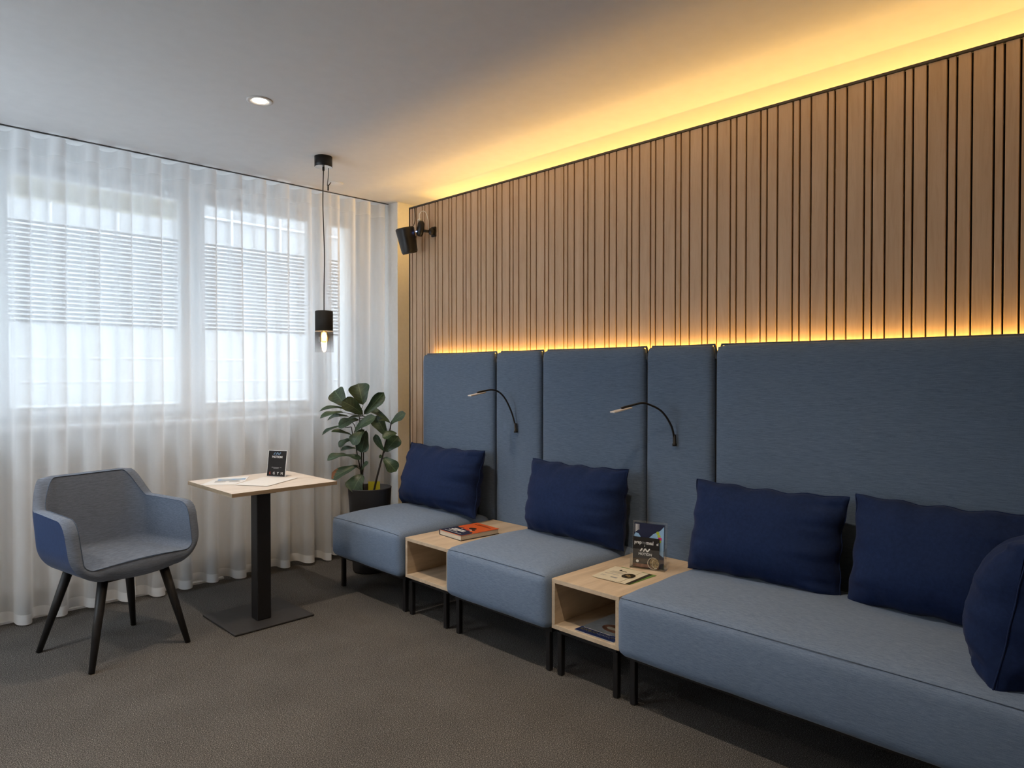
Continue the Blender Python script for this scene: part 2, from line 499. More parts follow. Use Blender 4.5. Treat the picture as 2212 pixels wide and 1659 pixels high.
# windows: frame with its sash, pane and (on one of them) a handle
def window(n, x0, x1, handle=None):
    z0, z1 = SILL, HEAD
    root = bpy.data.objects.new('window_%d' % n, None); COL.objects.link(root)
    root.location = ((x0 + x1) / 2, YW, z0); root.matrix_basis = Matrix.Translation(root.location)
    root['kind'] = 'structure'
    def ring(a, b, c, d, w, y0, y1):
        q = MB()
        q.box(a, a + w, y0, y1, c, d); q.box(b - w, b, y0, y1, c, d)
        q.box(a + w, b - w, y0, y1, c, c + w); q.box(a + w, b - w, y0, y1, d - w, d)
        return q
    ring(x0, x1, z0, z1, .042, YW + .03, YW + .11).build('window_frame', M['white'], root, bevel=.004)
    ring(x0 + .03, x1 - .03, z0 + .03, z1 - .03, .05, YW - .005, YW + .06).build('sash', M['white'], root, bevel=.006)
    MB().box(x0 + .075, x1 - .075, YW + .03, YW + .036, z0 + .075, z1 - .075).build('pane', M['glass'], root)
    if handle:
        h = MB().box(handle - .013, handle + .013, YW - .018, YW - .005, 1.36, 1.45)
        h.box(handle - .008, handle + .008, YW - .05, YW - .018, 1.395, 1.415)
        h.box(handle - .009, handle + .009, YW - .058, YW - .045, 1.29, 1.415)
        h.build('window_handle', M['white'], root, bevel=.004)
    return root
window(1, 0.685, 1.800)
window(2, 1.802, 2.742)
window(3, 2.744, 3.118, handle=2.79)
window(4, -0.47, 0.683)
window(5, -1.25, -0.472)
w6 = MB()
for k in range(2):  # two unseen side windows, added to let daylight in from the left
    a, b = LW0 + k * (LW1 - LW0) / 2, LW0 + (k + 1) * (LW1 - LW0) / 2
    root = bpy.data.objects.new('window_%d' % (6 + k), None); COL.objects.link(root)
    root.location = (XL, (a + b) / 2, LZ0); root.matrix_basis = Matrix.Translation(root.location); root['kind'] = 'structure'
    MB().box(XL - .1, XL - .02, a, a + .06, LZ0, LZ1).box(XL - .1, XL - .02, b - .06, b, LZ0, LZ1).box(XL - .1, XL - .02, a + .06, b - .06, LZ0, LZ0 + .06).box(XL - .1, XL - .02, a + .06, b - .06, LZ1 - .06, LZ1).build('window_frame', M['white'], root)
    MB().box(XL - .06, XL - .055, a + .06, b - .06, LZ0 + .06, LZ1 - .06).build('pane', M['glass'], root)
structure('trim_2', MB().box(XL, 3.186, 4.735, YW + .02, 1.048, 1.075), M['white'], bevel=.004)   # window sill

# the neighbouring building across the yard
nb = thing('building', 'pale rendered building across the yard seen through the sheer curtains', 'building', (2.5, 7.7, 0))
MB().box(-5, 9, 7.7, 8.2, -.5, 1.86).build('wall', M['facade'], nb)
MB().box(-5, 9, 7.7, 8.2, 2.80, 4.8).build('cladding', M['cladding'], nb)
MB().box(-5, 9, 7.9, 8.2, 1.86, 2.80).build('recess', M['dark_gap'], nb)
for k in range(22):
    z = 1.885 + k * .0415
    q = MB(); q.add([(-3, 7.66, z), (7, 7.66, z), (7, 7.70, z + .02), (-3, 7.70, z + .02), (-3, 7.665, z - .004), (7, 7.665, z - .004), (7, 7.705, z + .016), (-3, 7.705, z + .016)],
                   [(0, 1, 2, 3), (7, 6, 5, 4), (0, 4, 5, 1), (1, 5, 6, 2), (2, 6, 7, 3), (3, 7, 4, 0)])
    q.build('shutter_slat', M['shutter'], nb)
for k in range(16):
    x = -1.9 + k * .57
    MB().box(x - .012, x + .012, 7.66, 7.70, 2.80, 3.9).build('facade_rib', M['shutter'], nb)
for z in (3.08, 3.4):
    MB().box(-5, 9, 7.67, 7.70, z - .012, z + .012).build('facade_rib', M['shutter'], nb)
for z in (1.08, 1.31, 1.54):
    MB().box(-5, 9, 7.692, 7.70, z - .008, z + .008).build('facade_joint', M['shutter'], nb)
tag(MB().box(-6, 10, YW + .32, 7.69, -.55, -.5).build('yard_paving', M['ground']), 'pale paved yard between the windows and the neighbouring building', 'paving')
tag(MB().box(0.2, 1.85, YW + .33, YW + .42, 2.50, 2.66).build('blind_box', M['cream']), 'beige blind box outside above the left window', 'blind box')

# radiator cover under the sill
rad = thing('radiator_cover', 'long white slatted radiator cover under the windows behind the sheer curtains', 'radiator', (0.5, 4.78, 0))
for k in range(9):
    MB().box(XL + .1, 2.93, 4.775, 4.79, .125 + k * .0775, .125 + k * .0775 + .074).build('board', M['radiator'], rad, bevel=.003)
MB().box(XL + .1, 2.93, 4.775, 4.915, .825, .842).build('top_panel', M['radiator'], rad, bevel=.003)
MB().box(2.915, 2.93, 4.79, 4.915, .10, .825).build('end_panel', M['radiator'], rad)
for x in (-1.0, -.5, 0.1, 1.1, 1.9, 2.62, 2.86):
    MB().box(x - .012, x + .012, 4.79, 4.82, 0, .14).build('leg', M['radiator'], rad)

# ------------------------------------------------------------------ curtains
tag(MB().box(-1.2, 3.18, 4.578, 4.598, CEIL - .004, CEIL).build('curtain_rail', M['trim'], bevel=.002),
    'thin dark curtain rail along the ceiling above the sheer curtains', 'rail')
def curtain(label, x0, x1, P, ph, amp, seed, drop=0.0, edge=0.0):
    rr = random.Random(seed)
    root = thing('sheer_curtain', label, 'curtain', ((x0 + x1) / 2, 4.59, 0), group='sheer curtains')
    nf = (x1 - x0) / P
    nu = int(nf * 28); ztop = CEIL - .021
    folds = [(rr.uniform(.85, 1.15), rr.uniform(-.25, .25), rr.uniform(-.012, .012)) for _ in range(int(nf) + 4)]
    def pt(u, z):
        x = x0 + (x1 - x0) * u
        q = (x - ph) / P
        k = int(math.floor(q)) % len(folds); fr = q - math.floor(q)
        k2 = (k + 1) % len(folds)
        w = fr * fr * (3 - 2 * fr)
        a, s, dx = [folds[k][i] * (1 - w) + folds[k2][i] * w for i in range(3)]
        low = 1 - z / ztop
        th = 2 * PI * q + s * low
        A = amp * (1 + (a - 1) * low) * (1 - .12 * low)
        y = 4.588 + A * math.sin(th) + .006 * low * math.sin(th * 2 + 3 * s)
        xx = x - .056 * P * math.sin(2 * th) + dx * low + edge * low * u
        return (xx, y, z)
    def zmin(u):
        q = (x0 + (x1 - x0) * u - ph) / P
        return .022 + drop + .008 * math.sin(q * 1.7 + seed) + .006 * math.sin(2 * PI * q)
    nz = 14
    MB().grid(lambda u, v: pt(u, zmin(u) + .055 + (ztop - .10 - zmin(u) - .055) * v), nu, nz).build('cloth', M['sheer'], root)
    MB().grid(lambda u, v: pt(u, ztop - .10 + .10 * v), nu, 2).build('header_band', M['sheer2'], root)
    MB().grid(lambda u, v: pt(u, zmin(u) + .055 * v), nu, 2).build('hem', M['hem'], root)
    return root
curtain('wide white sheer curtain hanging behind the armchair and the table', -1.2, 2.64, .1686, 0.650, .052, 3)
curtain('narrow white sheer curtain in the corner behind the potted plant', 2.62, 3.165, .135, 2.60, .040, 11, drop=.02, edge=-.03)

# ------------------------------------------------------------------ slatted wall panel
SX = 3.14; PT = 2.63; YE = 4.2565; Y0 = -1.3
sp_ = thing('slatted_wall_panel', 'oak slat wall panel of narrow, medium and wide battens above the sofa', 'wall panel', (SX, 1.5, 0))
MB().box(SX + .014, SX + .034, Y0, YE, .02, PT - .012).build('backing_board', M['groove'], sp_)
MB().box(SX - .006, SX + .038, Y0, YE, PT - .010, PT).build('top_trim', M['trim'], sp_)
MB().box(SX - .002, SX + .038, YE, YE + .004, .02, PT).build('end_trim', M['trim'], sp_)
PITCH = .153; GAP = .0075
WID = {'n': .0237, 'm': .0428, 'w': .0640}
slat_mesh = {}
for k, w in WID.items():
    q = MB(); b = .0016
    h0, h1 = .02, PT - .012
    # cross-section with chamfered front arrises
    sec = [(.014, -w / 2), (b, -w / 2), (0, -w / 2 + b), (0, w / 2 - b), (b, w / 2), (.014, w / 2)]
    vs = [(x, y, z) for z in (h0, h1) for x, y in sec]
    fs = [(i, i + 6, i + 7, i + 1) for i in range(5)] + [(6, 7, 8, 9, 10, 11)]
    q.add(vs, [f[::-1] for f in fs]); slat_mesh[k] = q.mesh('slat', M['slat'])
y = 4.101 + PITCH - GAP / 2     # top of a narrow slat
while y > YE - .004:
    y -= PITCH
seq = []
yy = 4.101 + PITCH
while yy > Y0 + PITCH:
    t = yy - GAP / 2
    for k in 'nmw':
        seq.append((k, t - WID[k] / 2)); t -= WID[k] + GAP
    yy -= PITCH
for k, yc in seq:
    if yc + WID[k] / 2 > YE or yc - WID[k] / 2 < Y0:
        continue
    o = bpy.data.objects.new('slat', slat_mesh[k]); COL.objects.link(o)
    o.parent = sp_; o.location = (0, yc - 1.5, 0)
# bracket rails holding the panel off the wall, LED strips
for yb in (-.8, .8, 2.4, 4.0):
    MB().box(SX + .034, XR, yb - .03, yb + .03, 1.2, 1.3).build('bracket', M['trim'], sp_)
tag(MB().box(4.03, XR - .002, Y0, 4.2, 2.40, 2.59).build('led_strip', M['trim']), 'LED ledge hidden on the wall behind the top of the slat panel', 'led strip')

# ------------------------------------------------------------------ soft shapes
def soft_box(c, half, r, crown=(0, 0, 0), n=14, wob=0.0, seed=0):
    """rounded box; crown = extra bulge of +z, -x, +-y faces in the middle"""
    q = MB()
    a = Vector(half); C0 = Vector(c)
    def knots(n):
        return [math.sin((i / n - .5) * PI) * .55 + (i / n * 2 - 1) * .45 for i in range(n + 1)]
    K = knots(n)
    def mp(p):
        P = Vector((p[0] * a.x, p[1] * a.y, p[2] * a.z))
        I = Vector((max(-a.x + r, min(a.x - r, P.x)), max(-a.y + r, min(a.y - r, P.y)), max(-a.z + r, min(a.z - r, P.z))))
        d = P - I
        if d.length > 1e-9:
            # map the cube corner region onto the rounded corner
            d = d.normalized() * r * min(1, max(abs(d.x), abs(d.y), abs(d.z)) / r)
        Q = I + d
        u, v, w = Q.x / a.x, Q.y / a.y, Q.z / a.z
        if p[2] > 0: Q.z += crown[2] * (1 - abs(u) ** 2.4) * (1 - abs(v) ** 4) * max(0, w)
        Q.x += -crown[0] * (1 - v ** 4) * (1 - w ** 2) * max(0, -u)
        Q.y += crown[1] * (1 - u ** 2) * (1 - w ** 2) * v
        if wob:
            Q += Vector((0, 0, 1)) * wob * noise.noise(Vector((Q.x * 6 + seed, Q.y * 6, Q.z * 6)))
        return tuple(Q + C0)
    for ax in range(3):
        for s in (-1, 1):
            i, j = [k for k in range(3) if k != ax]
            def fn(u, v, ax=ax, s=s, i=i, j=j):
                p = [0, 0, 0]; p[ax] = s
                p[i] = K[round(u * n)]; p[j] = K[round(v * n)]
                return mp(p)
            q.grid(fn, n, n, True, flip=(s > 0) == (ax == 1))
    return q

def weld(o):
    w = o.modifiers.new('weld', 'WELD'); w.merge_threshold = .0004
    return o

def pillow(label, loc, w, h, t, lean, yaw, seed, sag=.25, group='navy scatter cushions'):
    """local: X width, Z height, Y thickness (front = -Y); origin at the bottom edge"""
    rr = random.Random(seed)
    root = thing('cushion', label, 'cushion', loc, 0, group)
    rot = Matrix.Rotation(yaw, 4, 'Z') @ Matrix.Rotation(-lean, 4, 'X')
    ph = [rr.uniform(0, 6.28) for _ in range(12)]
    def shape(u, v, side):
        e = (max(0, 1 - abs(u) ** 2.8)) ** .50 * (max(0, 1 - abs(v) ** 2.6)) ** .54
        X = w / 2 * u * (1 - .055 * (1 - v * v) - .0 * v)
        Z = h / 2 * v * (1 - .06 * (1 - u * u)) + h / 2
        if v < 0: Z += h * .025 * (1 - abs(v)) * 0
        T = t / 2 * e * (1 - sag * v)
        # puckers running in from the seams
        pu = (abs(u) ** 3) * (1 - abs(u) ** 8)
        pv = (abs(v) ** 3) * (1 - abs(v) ** 8)
        T += .027 * pu * (math.sin(9 * v + ph[0] + 2 * u) * .6 + math.sin(17 * v + ph[1]) * .4 + .25 * math.sin(29 * v + ph[6])) * (1 if u > 0 else .6)
        T += .017 * pv * (math.sin(8 * u + ph[2] + 2 * v) * .6 + math.sin(19 * u + ph[3]) * .4 + .25 * math.sin(31 * u + ph[7]))
        T += .006 * noise.noise(Vector((u * 2.2 + seed, v * 2.2, side))) * e
        Z += .006 * (abs(v) ** 6) * math.sin(13 * u + ph[4]) * (1 - u * u)
        X += .005 * (abs(u) ** 6) * math.sin(11 * v + ph[5]) * (1 - v * v)
        y = -T * 1.0 if side < 0 else T * .9
        return rot @ Vector((X, y, Z))
    def kn(x):
        return math.sin((x - .5) * PI) * .6 + (x * 2 - 1) * .4
    q = MB()
    for s in (-1, 1):
        q.grid(lambda u, v: shape(kn(u), kn(v), s), 44, 36, True, flip=s > 0)
    weld(q.build('cover', M['navy'], root, local=True))
    edge = [shape(kn(i / 30), -1, 1) for i in range(30)] + [shape(1, kn(i / 24), 1) for i in range(24)] + \
           [shape(kn(1 - i / 30), 1, 1) for i in range(30)] + [shape(-1, kn(1 - i / 24), 1) for i in range(24)]
    MB().tube(edge, .0028, 6, closed=True).build('seam', M['navy'], root, local=True)
    return root

# ------------------------------------------------------------------ sofa modules
PX = 3.05    # front of the upholstered backs
def back_panel(root, y0, y1):
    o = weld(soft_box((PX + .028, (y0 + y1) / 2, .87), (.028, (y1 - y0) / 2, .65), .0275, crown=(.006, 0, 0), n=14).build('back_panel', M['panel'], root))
    a, b, x = y0 + .003, y1 - .003, PX + .046
    pth = [(x, a, .22), (x, a, 1.49), (x, a + .012, 1.524), (x, a + .03, 1.522), (x, (a + b) / 2, 1.520), (x, b - .03, 1.522), (x, b - .012, 1.524), (x, b, 1.49), (x, b, .22)]
    MB().tube(pth, .0065, 8).build('piping', M['welt'], o)
    return o
def zipper(root, y, pull=True):
    o = MB().box(PX + .034, PX + .044, y - .007, y + .007, .3, 1.46).build('zip', M['black'], root)
    if pull:
        MB().box(PX + .022, PX + .034, y - .003, y + .003, 1.455, 1.49).build('zip_pull', M['trim'], o)
def legs(root, xs, ys, top, r=.0125):
    for x in xs:
        for y in ys:
            MB().box(x - r, x + r, y - r, y + r, 0.002, top).build('leg', M['black'], root, bevel=.003)
def seat_module(label, y0, y1, fy, seed, pan, zips=()):
    root = thing('sofa_module', label, 'sofa', (2.7, (y0 + y1) / 2, 0), group='sofa seat modules')
    c = soft_box((2.675, (y0 + y1) / 2, .338), (.362, (y1 - y0) / 2 - .003, .128), .040, crown=(.012, .0, .042), n=22, wob=.004, seed=seed)
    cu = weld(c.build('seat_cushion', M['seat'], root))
    # stitched seam along the front edge
    MB().tube([(2.3235 - .0015 * (1 - (i / 15 - 1) ** 4), y0 + .02 + (y1 - y0 - .04) * i / 30, .4555 + .0046 * (1 - (i / 15 - 1) ** 4)) for i in range(31)], .0013, 6).build('seam', M['welt'], cu)
    back_panel(root, *pan)
    MB().box(2.372, 2.397, y0 + .02, y1 - .02, .188, .213).box(2.98, 3.005, y0 + .02, y1 - .02, .188, .213) \
        .box(2.397, 2.98, y0 + .02, y0 + .045, .188, .213).box(2.397, 2.98, y1 - .045, y1 - .02, .188, .213).build('frame', M['black'], root)
    legs(root, (2.387, 2.99), fy, .19)
    for z in zips: zipper(root, z)
    return root
seat_module('blue single seat at the far left end beside the plant', 3.24, 3.995, (3.955, 3.28), 1, (3.245, 3.991), zips=(3.235,))
seat_module('blue single seat between the two oak side tables', 2.107, 2.842, (2.80, 2.155), 2, (2.091, 2.821), zips=(2.827, 2.085))
big = seat_module('long blue sofa at the right holding three navy cushions', .165, 1.728, (1.68, .22), 3, (.165, 1.683), zips=(1.689,))
weld(soft_box((2.72, .125, .76), (.35, .028, .55), .022, n=10).build('side_panel', M['panel'], big))

def side_table(label, y0, y1, ly, seed, pan):
    root = thing('side_table', label, 'side table', (2.7, (y0 + y1) / 2, .22), group='oak side tables between the seats')
    x0, x1, z0, z1, t = 2.35, 3.04, .219, .447, .019
    MB().box(x0, x1, y0, y1, z1 - t, z1).build('top_board', M['oak_z'], root, bevel=.0012)
    MB().box(x0, x1, y0, y1, z0, z0 + t).build('bottom_board', M['oak_z'], root, bevel=.0012)
    for y in (y0, y1 - t):
        MB().box(x0, x1, y, y + t, z0 + t + .0005, z1 - t - .0005).build('side_board', M['oak_z'], root, bevel=.0012)
    MB().box(x1 - .012, x1, y0 + t, y1 - t, z0 + t, z1 - t).build('back_board', M['oak_x'], root)
    MB().box(2.372, 2.394, y0 + .03, y1 - .03, .195, .218).box(2.98, 3.005, y0 + .03, y1 - .03, .195, .218) \
        .box(2.394, 2.98, y0 + .03, y0 + .055, .195, .218).box(2.394, 2.98, y1 - .055, y1 - .03, .195, .218).build('frame', M['black'], root)
    legs(root, (2.386, 2.985), ly, .197)
    back_panel(root, *pan)
    return root
side_table('open oak side table carrying the orange book', 2.846, 3.232, (3.212, 2.906), 1, (2.833, 3.225))
side_table('open oak side table carrying the leaflets and brochure holder', 1.731, 2.109, (2.082, 1.768), 2, (1.695, 2.079))

pillow('navy cushion on the far left seat', (2.86, 3.585, .480), .765, .425, .31, math.radians(11), -PI / 2, 5)
pillow('navy cushion on the middle seat between the side tables', (2.878, 2.430, .478), .675, .415, .32, math.radians(6), -PI / 2, 8)
pillow('navy cushion on the long sofa nearest the brochure holder', (2.86, 1.366, .474), .69, .415, .29, math.radians(11), -PI / 2, 13)
pillow('navy cushion in the middle of the long sofa, partly hidden at the right', (2.85, .69, .478), .62, .43, .30, math.radians(13), -PI / 2, 21)
pillow('navy cushion seen edge-on at the right end of the long sofa', (2.59, .405, .455), .46, .46, .31, math.radians(10), PI - .10, 34, sag=.1)

# ------------------------------------------------------------------ reading lamps on the narrow panels
def reading_lamp(label, base, pts, head):
    root = thing('reading_lamp', label, 'lamp', base, group='gooseneck reading lamps')
    x, y, z = base
    MB().lathe((x, y, z - .012), [(.0, 0), (.011, 0), (.011, .012), (.008, .014), (.008, .055), (.006, .058), (0, .058)], 14).build('socket', M['black'], root)
    MB().tube([(x + .035, y, z), (x + .01, y, z), (x, y, z)], .006, 10).build('wall_pin', M['steel'], root)
    MB().tube(smooth_path(pts, 6), .0052, 10).build('gooseneck', M['black'], root)
    p = Vector(pts[-1]); d = (Vector(head) - p).normalized(); s = d.cross(Vector((0, 0, 1))).normalized(); up = s.cross(d)
    def slab(l0, l1, w, t0, t1):
        q = MB()
        vs = [p + d * l + s * a + up * b for b in (t0, t1) for a in (-w, w) for l in (l0, l1)]
        q.add(vs, [(0, 2, 3, 1), (4, 5, 7, 6), (0, 1, 5, 4), (2, 6, 7, 3), (0, 4, 6, 2), (1, 3, 7, 5)])
        return q
    slab(-.012, .045, .008, -.004, .006).build('connector', M['black'], root, bevel=.003)
    hd = slab(-.005, .10, .022, -.011, -.004).build('lamp_head', M['lamp_head'], root, bevel=.002)
    MB().add([p + d * l + s * a - up * .0112 for l, a in ((.005, -.018), (.095, -.018), (.095, .018), (.005, .018))], [(3, 2, 1, 0)])
    return root
reading_lamp('gooseneck reading lamp above the side table with the orange book', (3.03, 3.02, 1.03),
             [(3.03, 3.02, 1.055), (3.012, 3.037, 1.145), (2.965, 3.048, 1.232), (2.915, 3.058, 1.274), (2.865, 3.068, 1.284), (2.825, 3.088, 1.276)], (2.755, 3.105, 1.262))
reading_lamp('gooseneck reading lamp above the side table with the brochure holder', (3.03, 1.892, 1.03),
             [(3.03, 1.892, 1.05), (3.01, 1.898, 1.120), (2.955, 1.916, 1.192), (2.905, 1.951, 1.226), (2.865, 1.977, 1.236), (2.82, 2.019, 1.221)], (2.755, 2.045, 1.206))

# ------------------------------------------------------------------ wall speaker and sensor
spk = thing('speaker', 'black tapered loudspeaker tilted high on the slat wall in the corner', 'speaker', (3.003, 4.098, 2.345))
mt = Matrix.Translation((3.003, 4.098, 2.345)) @ Matrix.Rotation(math.radians(-11), 4, Vector((.7046, .7095, 0))) @ Matrix.Rotation(math.radians(10), 4, Vector((.709, -.7046, 0)))
def tf(mb, mtx):
    mb.v = [tuple(mtx @ Vector(p)) for p in mb.v]; return mb
def rsq(a, b, e=2.6, n=36):
    out = []
    for k in range(n):
        t = 2 * PI * k / n
        c, s = math.cos(t), math.sin(t)
        out.append((a * math.copysign(abs(c) ** (2 / e), c), b * math.copysign(abs(s) ** (2 / e), s)))
    return out
def loft(rings):
    q = MB(); n = len(rings[0])
    vs = [p for r_ in rings for p in r_]
    fs = [(i * n + k, i * n + (k + 1) % n, (i + 1) * n + (k + 1) % n, (i + 1) * n + k) for i in range(len(rings) - 1) for k in range(n)]
    q.add(vs, fs, True); o = 0
    q.f += [tuple(reversed(range(n))), tuple((len(rings) - 1) * n + k for k in range(n))]; q.m += [0, 0]; q.sm += [False, False]
    return q
def lvl(a, z): return [(x, y_, z) for x, y_ in rsq(a, a)]
tf(loft([lvl(.050, -.086), lvl(.054, -.082), lvl(.0545, -.070), lvl(.063, .082), lvl(.061, .088)]), mt).build('grille_body', M['black'], spk)
tf(loft([lvl(.048, -.094), lvl(.051, -.086)]), mt).build('foot', M['dark_metal'], spk)
tf(loft([lvl(.058, .0885), lvl(.056, .0925)]), mt).build('touch_top', M['dark_metal'], spk)
MB().tube([(3.03, 4.15, 2.39), (3.09, 4.18, 2.40), (SX, 4.19, 2.40)], .014, 10).build('wall_bracket', M['black'], spk)
MB().tube(smooth_path([(3.03, 4.15, 2.43), (3.09, 4.16, 2.46), (3.13, 4.175, 2.52), (3.134, 4.185, 2.615)]), .003, 6).build('power_cable', M['black'], spk)

dev = thing('motion_sensor', 'small black oval sensor with a looped white cable beside the loudspeaker', 'sensor', (3.05, 4.0, 2.42))
md = Matrix.Translation((3.055, 4.01, 2.425)) @ Matrix.Rotation(math.radians(12), 4, 'X')
q = MB().lathe((0, 0, 0), [(0, -.042), (.018, -.040), (.028, -.028), (.032, 0), (.028, .028), (.018, .040), (0, .042)], 24)
tf(q, md @ Matrix.Diagonal((.8, .95, 1.35, 1))).build('housing', M['black'], dev)
MB().tube([(3.065, 3.995, 2.41), (3.10, 3.965, 2.405)], .010, 10).build('ball_arm', M['black'], dev)
MB().lathe((3.112, 3.955, 2.405), [(0, -.026), (.016, -.022), (.026, 0), (.016, .022), (0, .026)], 18).build('ball_mount', M['black'], dev)
MB().box(3.125, SX, 3.935, 3.975, 2.37, 2.44).build('mount_plate', M['black'], dev)
MB().lathe((3.05, 4.015, 2.478), [(0, 0), (.013, 0), (.013, .012), (.008, .018), (0, .018)], 16).build('cable_plug', M['cable_white'], dev)
MB().tube(smooth_path([(3.05, 4.015, 2.49), (3.055, 4.02, 2.53), (3.07, 4.005, 2.553), (3.085, 3.985, 2.54), (3.095, 3.972, 2.49), (3.10, 3.975, 2.45), (3.11, 3.98, 2.42)]), .0032, 8).build('cable', M['cable_white'], dev)
MB().lathe((3.031, 4.028, 2.404), [(0, -.004), (.004, 0), (0, .004)], 10).build('status_light', M['led_blue'], dev)

# ------------------------------------------------------------------ ceiling: downlights, pendant, cover plate
def downlight(label, x, y, power):
    root = thing('ceiling_downlight', label, 'ceiling light', (x, y, CEIL), group='recessed ceiling downlights')
    MB().lathe((x, y, CEIL), [(.062, 0), (.062, -.003), (.058, -.005), (.043, -.004), (.040, .0), (.036, .006)], 40).build('trim_ring', M['lamp_head'], root)
    MB().lathe((x, y, CEIL - .0012), [(.034, 0), (.0, 0)], 32).build('lens', M['downlight'], root)
    l = lamp('downlight_beam', 'SPOT', (x, y, CEIL - .03), power, WARM, spot_size=math.radians(112), spot_blend=.75, shadow_soft_size=.035)
    l.parent = root; l.location = (0, 0, -.03)
    return root
downlight('lit recessed downlight in the ceiling near the curtains', 1.532, 3.30, 40)
downlight('recessed downlight out of view over the middle of the room', 1.532, 1.30, 40)
downlight('recessed downlight out of view above the left of the room', -.45, 3.30, 30)
downlight('recessed downlight out of view behind the camera', -.45, 1.30, 40)

PXY = (2.205, 3.875)
pen = thing('pendant_lamp', 'black pendant lamp with smoked glass and glowing bulb above the table', 'pendant lamp', (PXY[0], PXY[1], CEIL))
x, y = PXY
MB().lathe((x, y, CEIL), [(0, 0), (.054, 0), (.054, -.062), (.052, -.064)], 40).build('ceiling_cup', M['black'], pen)
MB().lathe((x, y, CEIL), [(.052, -.064), (0, -.064)], 40).build('cup_base', M['steel'], pen)
MB().tube([(x, y, CEIL - .06), (x, y, CEIL - .085)], .007, 12).build('cord_grip', M['black'], pen)
MB().tube(smooth_path([(x, y, CEIL - .08), (x - .003, y + .003, CEIL - .3), (x + .003, y - .003, CEIL - .6), (x + .001, y, CEIL - .8), (x, y, 1.765)]), .0032, 8).build('cord', M['black'], pen)
MB().lathe((x, y, 1.645), [(.052, 0), (.054, .002), (.054, .122), (.051, .126), (0, .126)], 40).build('shade', M['shade'], pen)
MB().lathe((x, y, 1.645), [(.0, .004), (.052, .0)], 40).build('socket_plate', M['dark_metal'], pen)
MB().lathe((x, y, 1.515), [(.054, 0), (.0565, .001), (.0565, .126), (.055, .128)], 40).build('glass_shade', M['smoke'], pen)
MB().lathe((x, y, 1.61), [(0, -.036), (.014, -.034), (.027, -.024), (.034, -.005), (.033, .008), (.024, .024), (.015, .033), (.013, .04)], 28).build('bulb', M['bulb_glass'], pen)
fl = MB()
for k in range(6):
    a = k * PI / 3
    fl.tube([(x + .008 * math.cos(a), y + .008 * math.sin(a), 1.587), (x + .010 * math.cos(a), y + .010 * math.sin(a), 1.61), (x + .008 * math.cos(a), y + .008 * math.sin(a), 1.636)], .0018, 6)
fl.build('filament', M['filament'], pen)
l = lamp('pendant_bulb_light', 'POINT', (0, 0, 0), 2.5, WARM, shadow_soft_size=.02); l.parent = pen; l.location = (0, 0, 1.60 - CEIL)
MB().tube(smooth_path([(x + .03, y - .01, CEIL - .062), (x + .12, y + .15, CEIL - .065), (x + .24, y + .37, CEIL - .06), (x + .275, y + .41, CEIL - .042), (x + .315, y + .455, CEIL - .008)]), .003, 8).build('swag_cable', M['black'], pen)
MB().tube([(x + .258, y + .392, CEIL - .085), (x + .262, y + .398, CEIL - .045)], .005, 8).build('cable_knot', M['black'], pen)
tag(MB().lathe((2.566, 4.345, CEIL - .004), [(0, 0), (.052, 0), (.055, .002), (.055, .004)], 40).build('ceiling_cover_plate', M['white']),
    'round white cover plate on the ceiling behind the pendant lamp', 'cover plate')

# ------------------------------------------------------------------ bistro table
tb = thing('table', 'small square oak table on a black pedestal before the curtains', 'table', (1.855, 3.96, 0))
tx0, tx1, ty0, ty1 = 1.535, 2.165, 3.66, 4.29
MB().box(tx0, tx1, ty0, ty1, .720, .7415).build('tabletop', M['oak_t'], tb, bevel=.0015)
e_ = .0008
MB().box(tx0 - e_, tx0, ty0, ty1, .7205, .741).box(tx1, tx1 + e_, ty0, ty1, .7205, .741).box(tx0, tx1, ty0 - e_, ty0, .7205, .741).box(tx0, tx1, ty1, ty1 + e_, .7205, .741).build('edge_band', M['oak_edge'], tb)
MB().box(1.69, 1.77, 3.70, 3.78, .012, .715).build('column', M['black'], tb, bevel=.004)
MB().box(1.66, 1.80, 3.695, 3.86, .712, .720).build('top_bracket', M['black'], tb)
MB().box(1.515, 1.972, 3.585, 4.02, .002, .011).build('base_plate', M['dark_metal'], tb, bevel=.003)

# ------------------------------------------------------------------ text and flat print
def embolden(me, b):
    if not b:
        return me
    vs, fs = [], []
    for dx, dy in ((-b, -b), (b, -b), (b, b), (-b, b), (0, 0)):
        o_ = len(vs)
        vs += [(v.co.x + dx, v.co.y + dy, v.co.z) for v in me.vertices]
        fs += [tuple(i + o_ for i in p.vertices) for p in me.polygons]
    m2 = bpy.data.meshes.new('lettering'); m2.from_pydata(vs, [], fs); m2.update()
    return m2
def text(s, size, mtx, mat, parent, name='lettering', ext=.0002, space=1.0, bold=0.0):
    cu = bpy.data.curves.new('t', 'FONT'); cu.body = s; cu.size = size; cu.extrude = ext
    cu.align_x = 'CENTER'; cu.align_y = 'CENTER'; cu.space_character = space; cu.resolution_u = 3
    o = bpy.data.objects.new('t', cu)
    me = bpy.data.meshes.new_from_object(o)
    bpy.data.objects.remove(o)
    me = embolden(me, bold)
    me.transform(mtx)
    me.materials.clear(); me.materials.append(mat); me.name = name
    ob = bpy.data.objects.new(name, me); COL.objects.link(ob); ob.parent = parent
    return ob
def frame(origin, right, up):
    r_ = Vector(right).normalized(); n_ = r_.cross(Vector(up)).normalized(); u_ = n_.cross(r_)
    m_ = Matrix.Identity(4)
    for i in range(3):
        m_[i][0], m_[i][1], m_[i][2], m_[i][3] = r_[i], u_[i], n_[i], origin[i]
    return m_
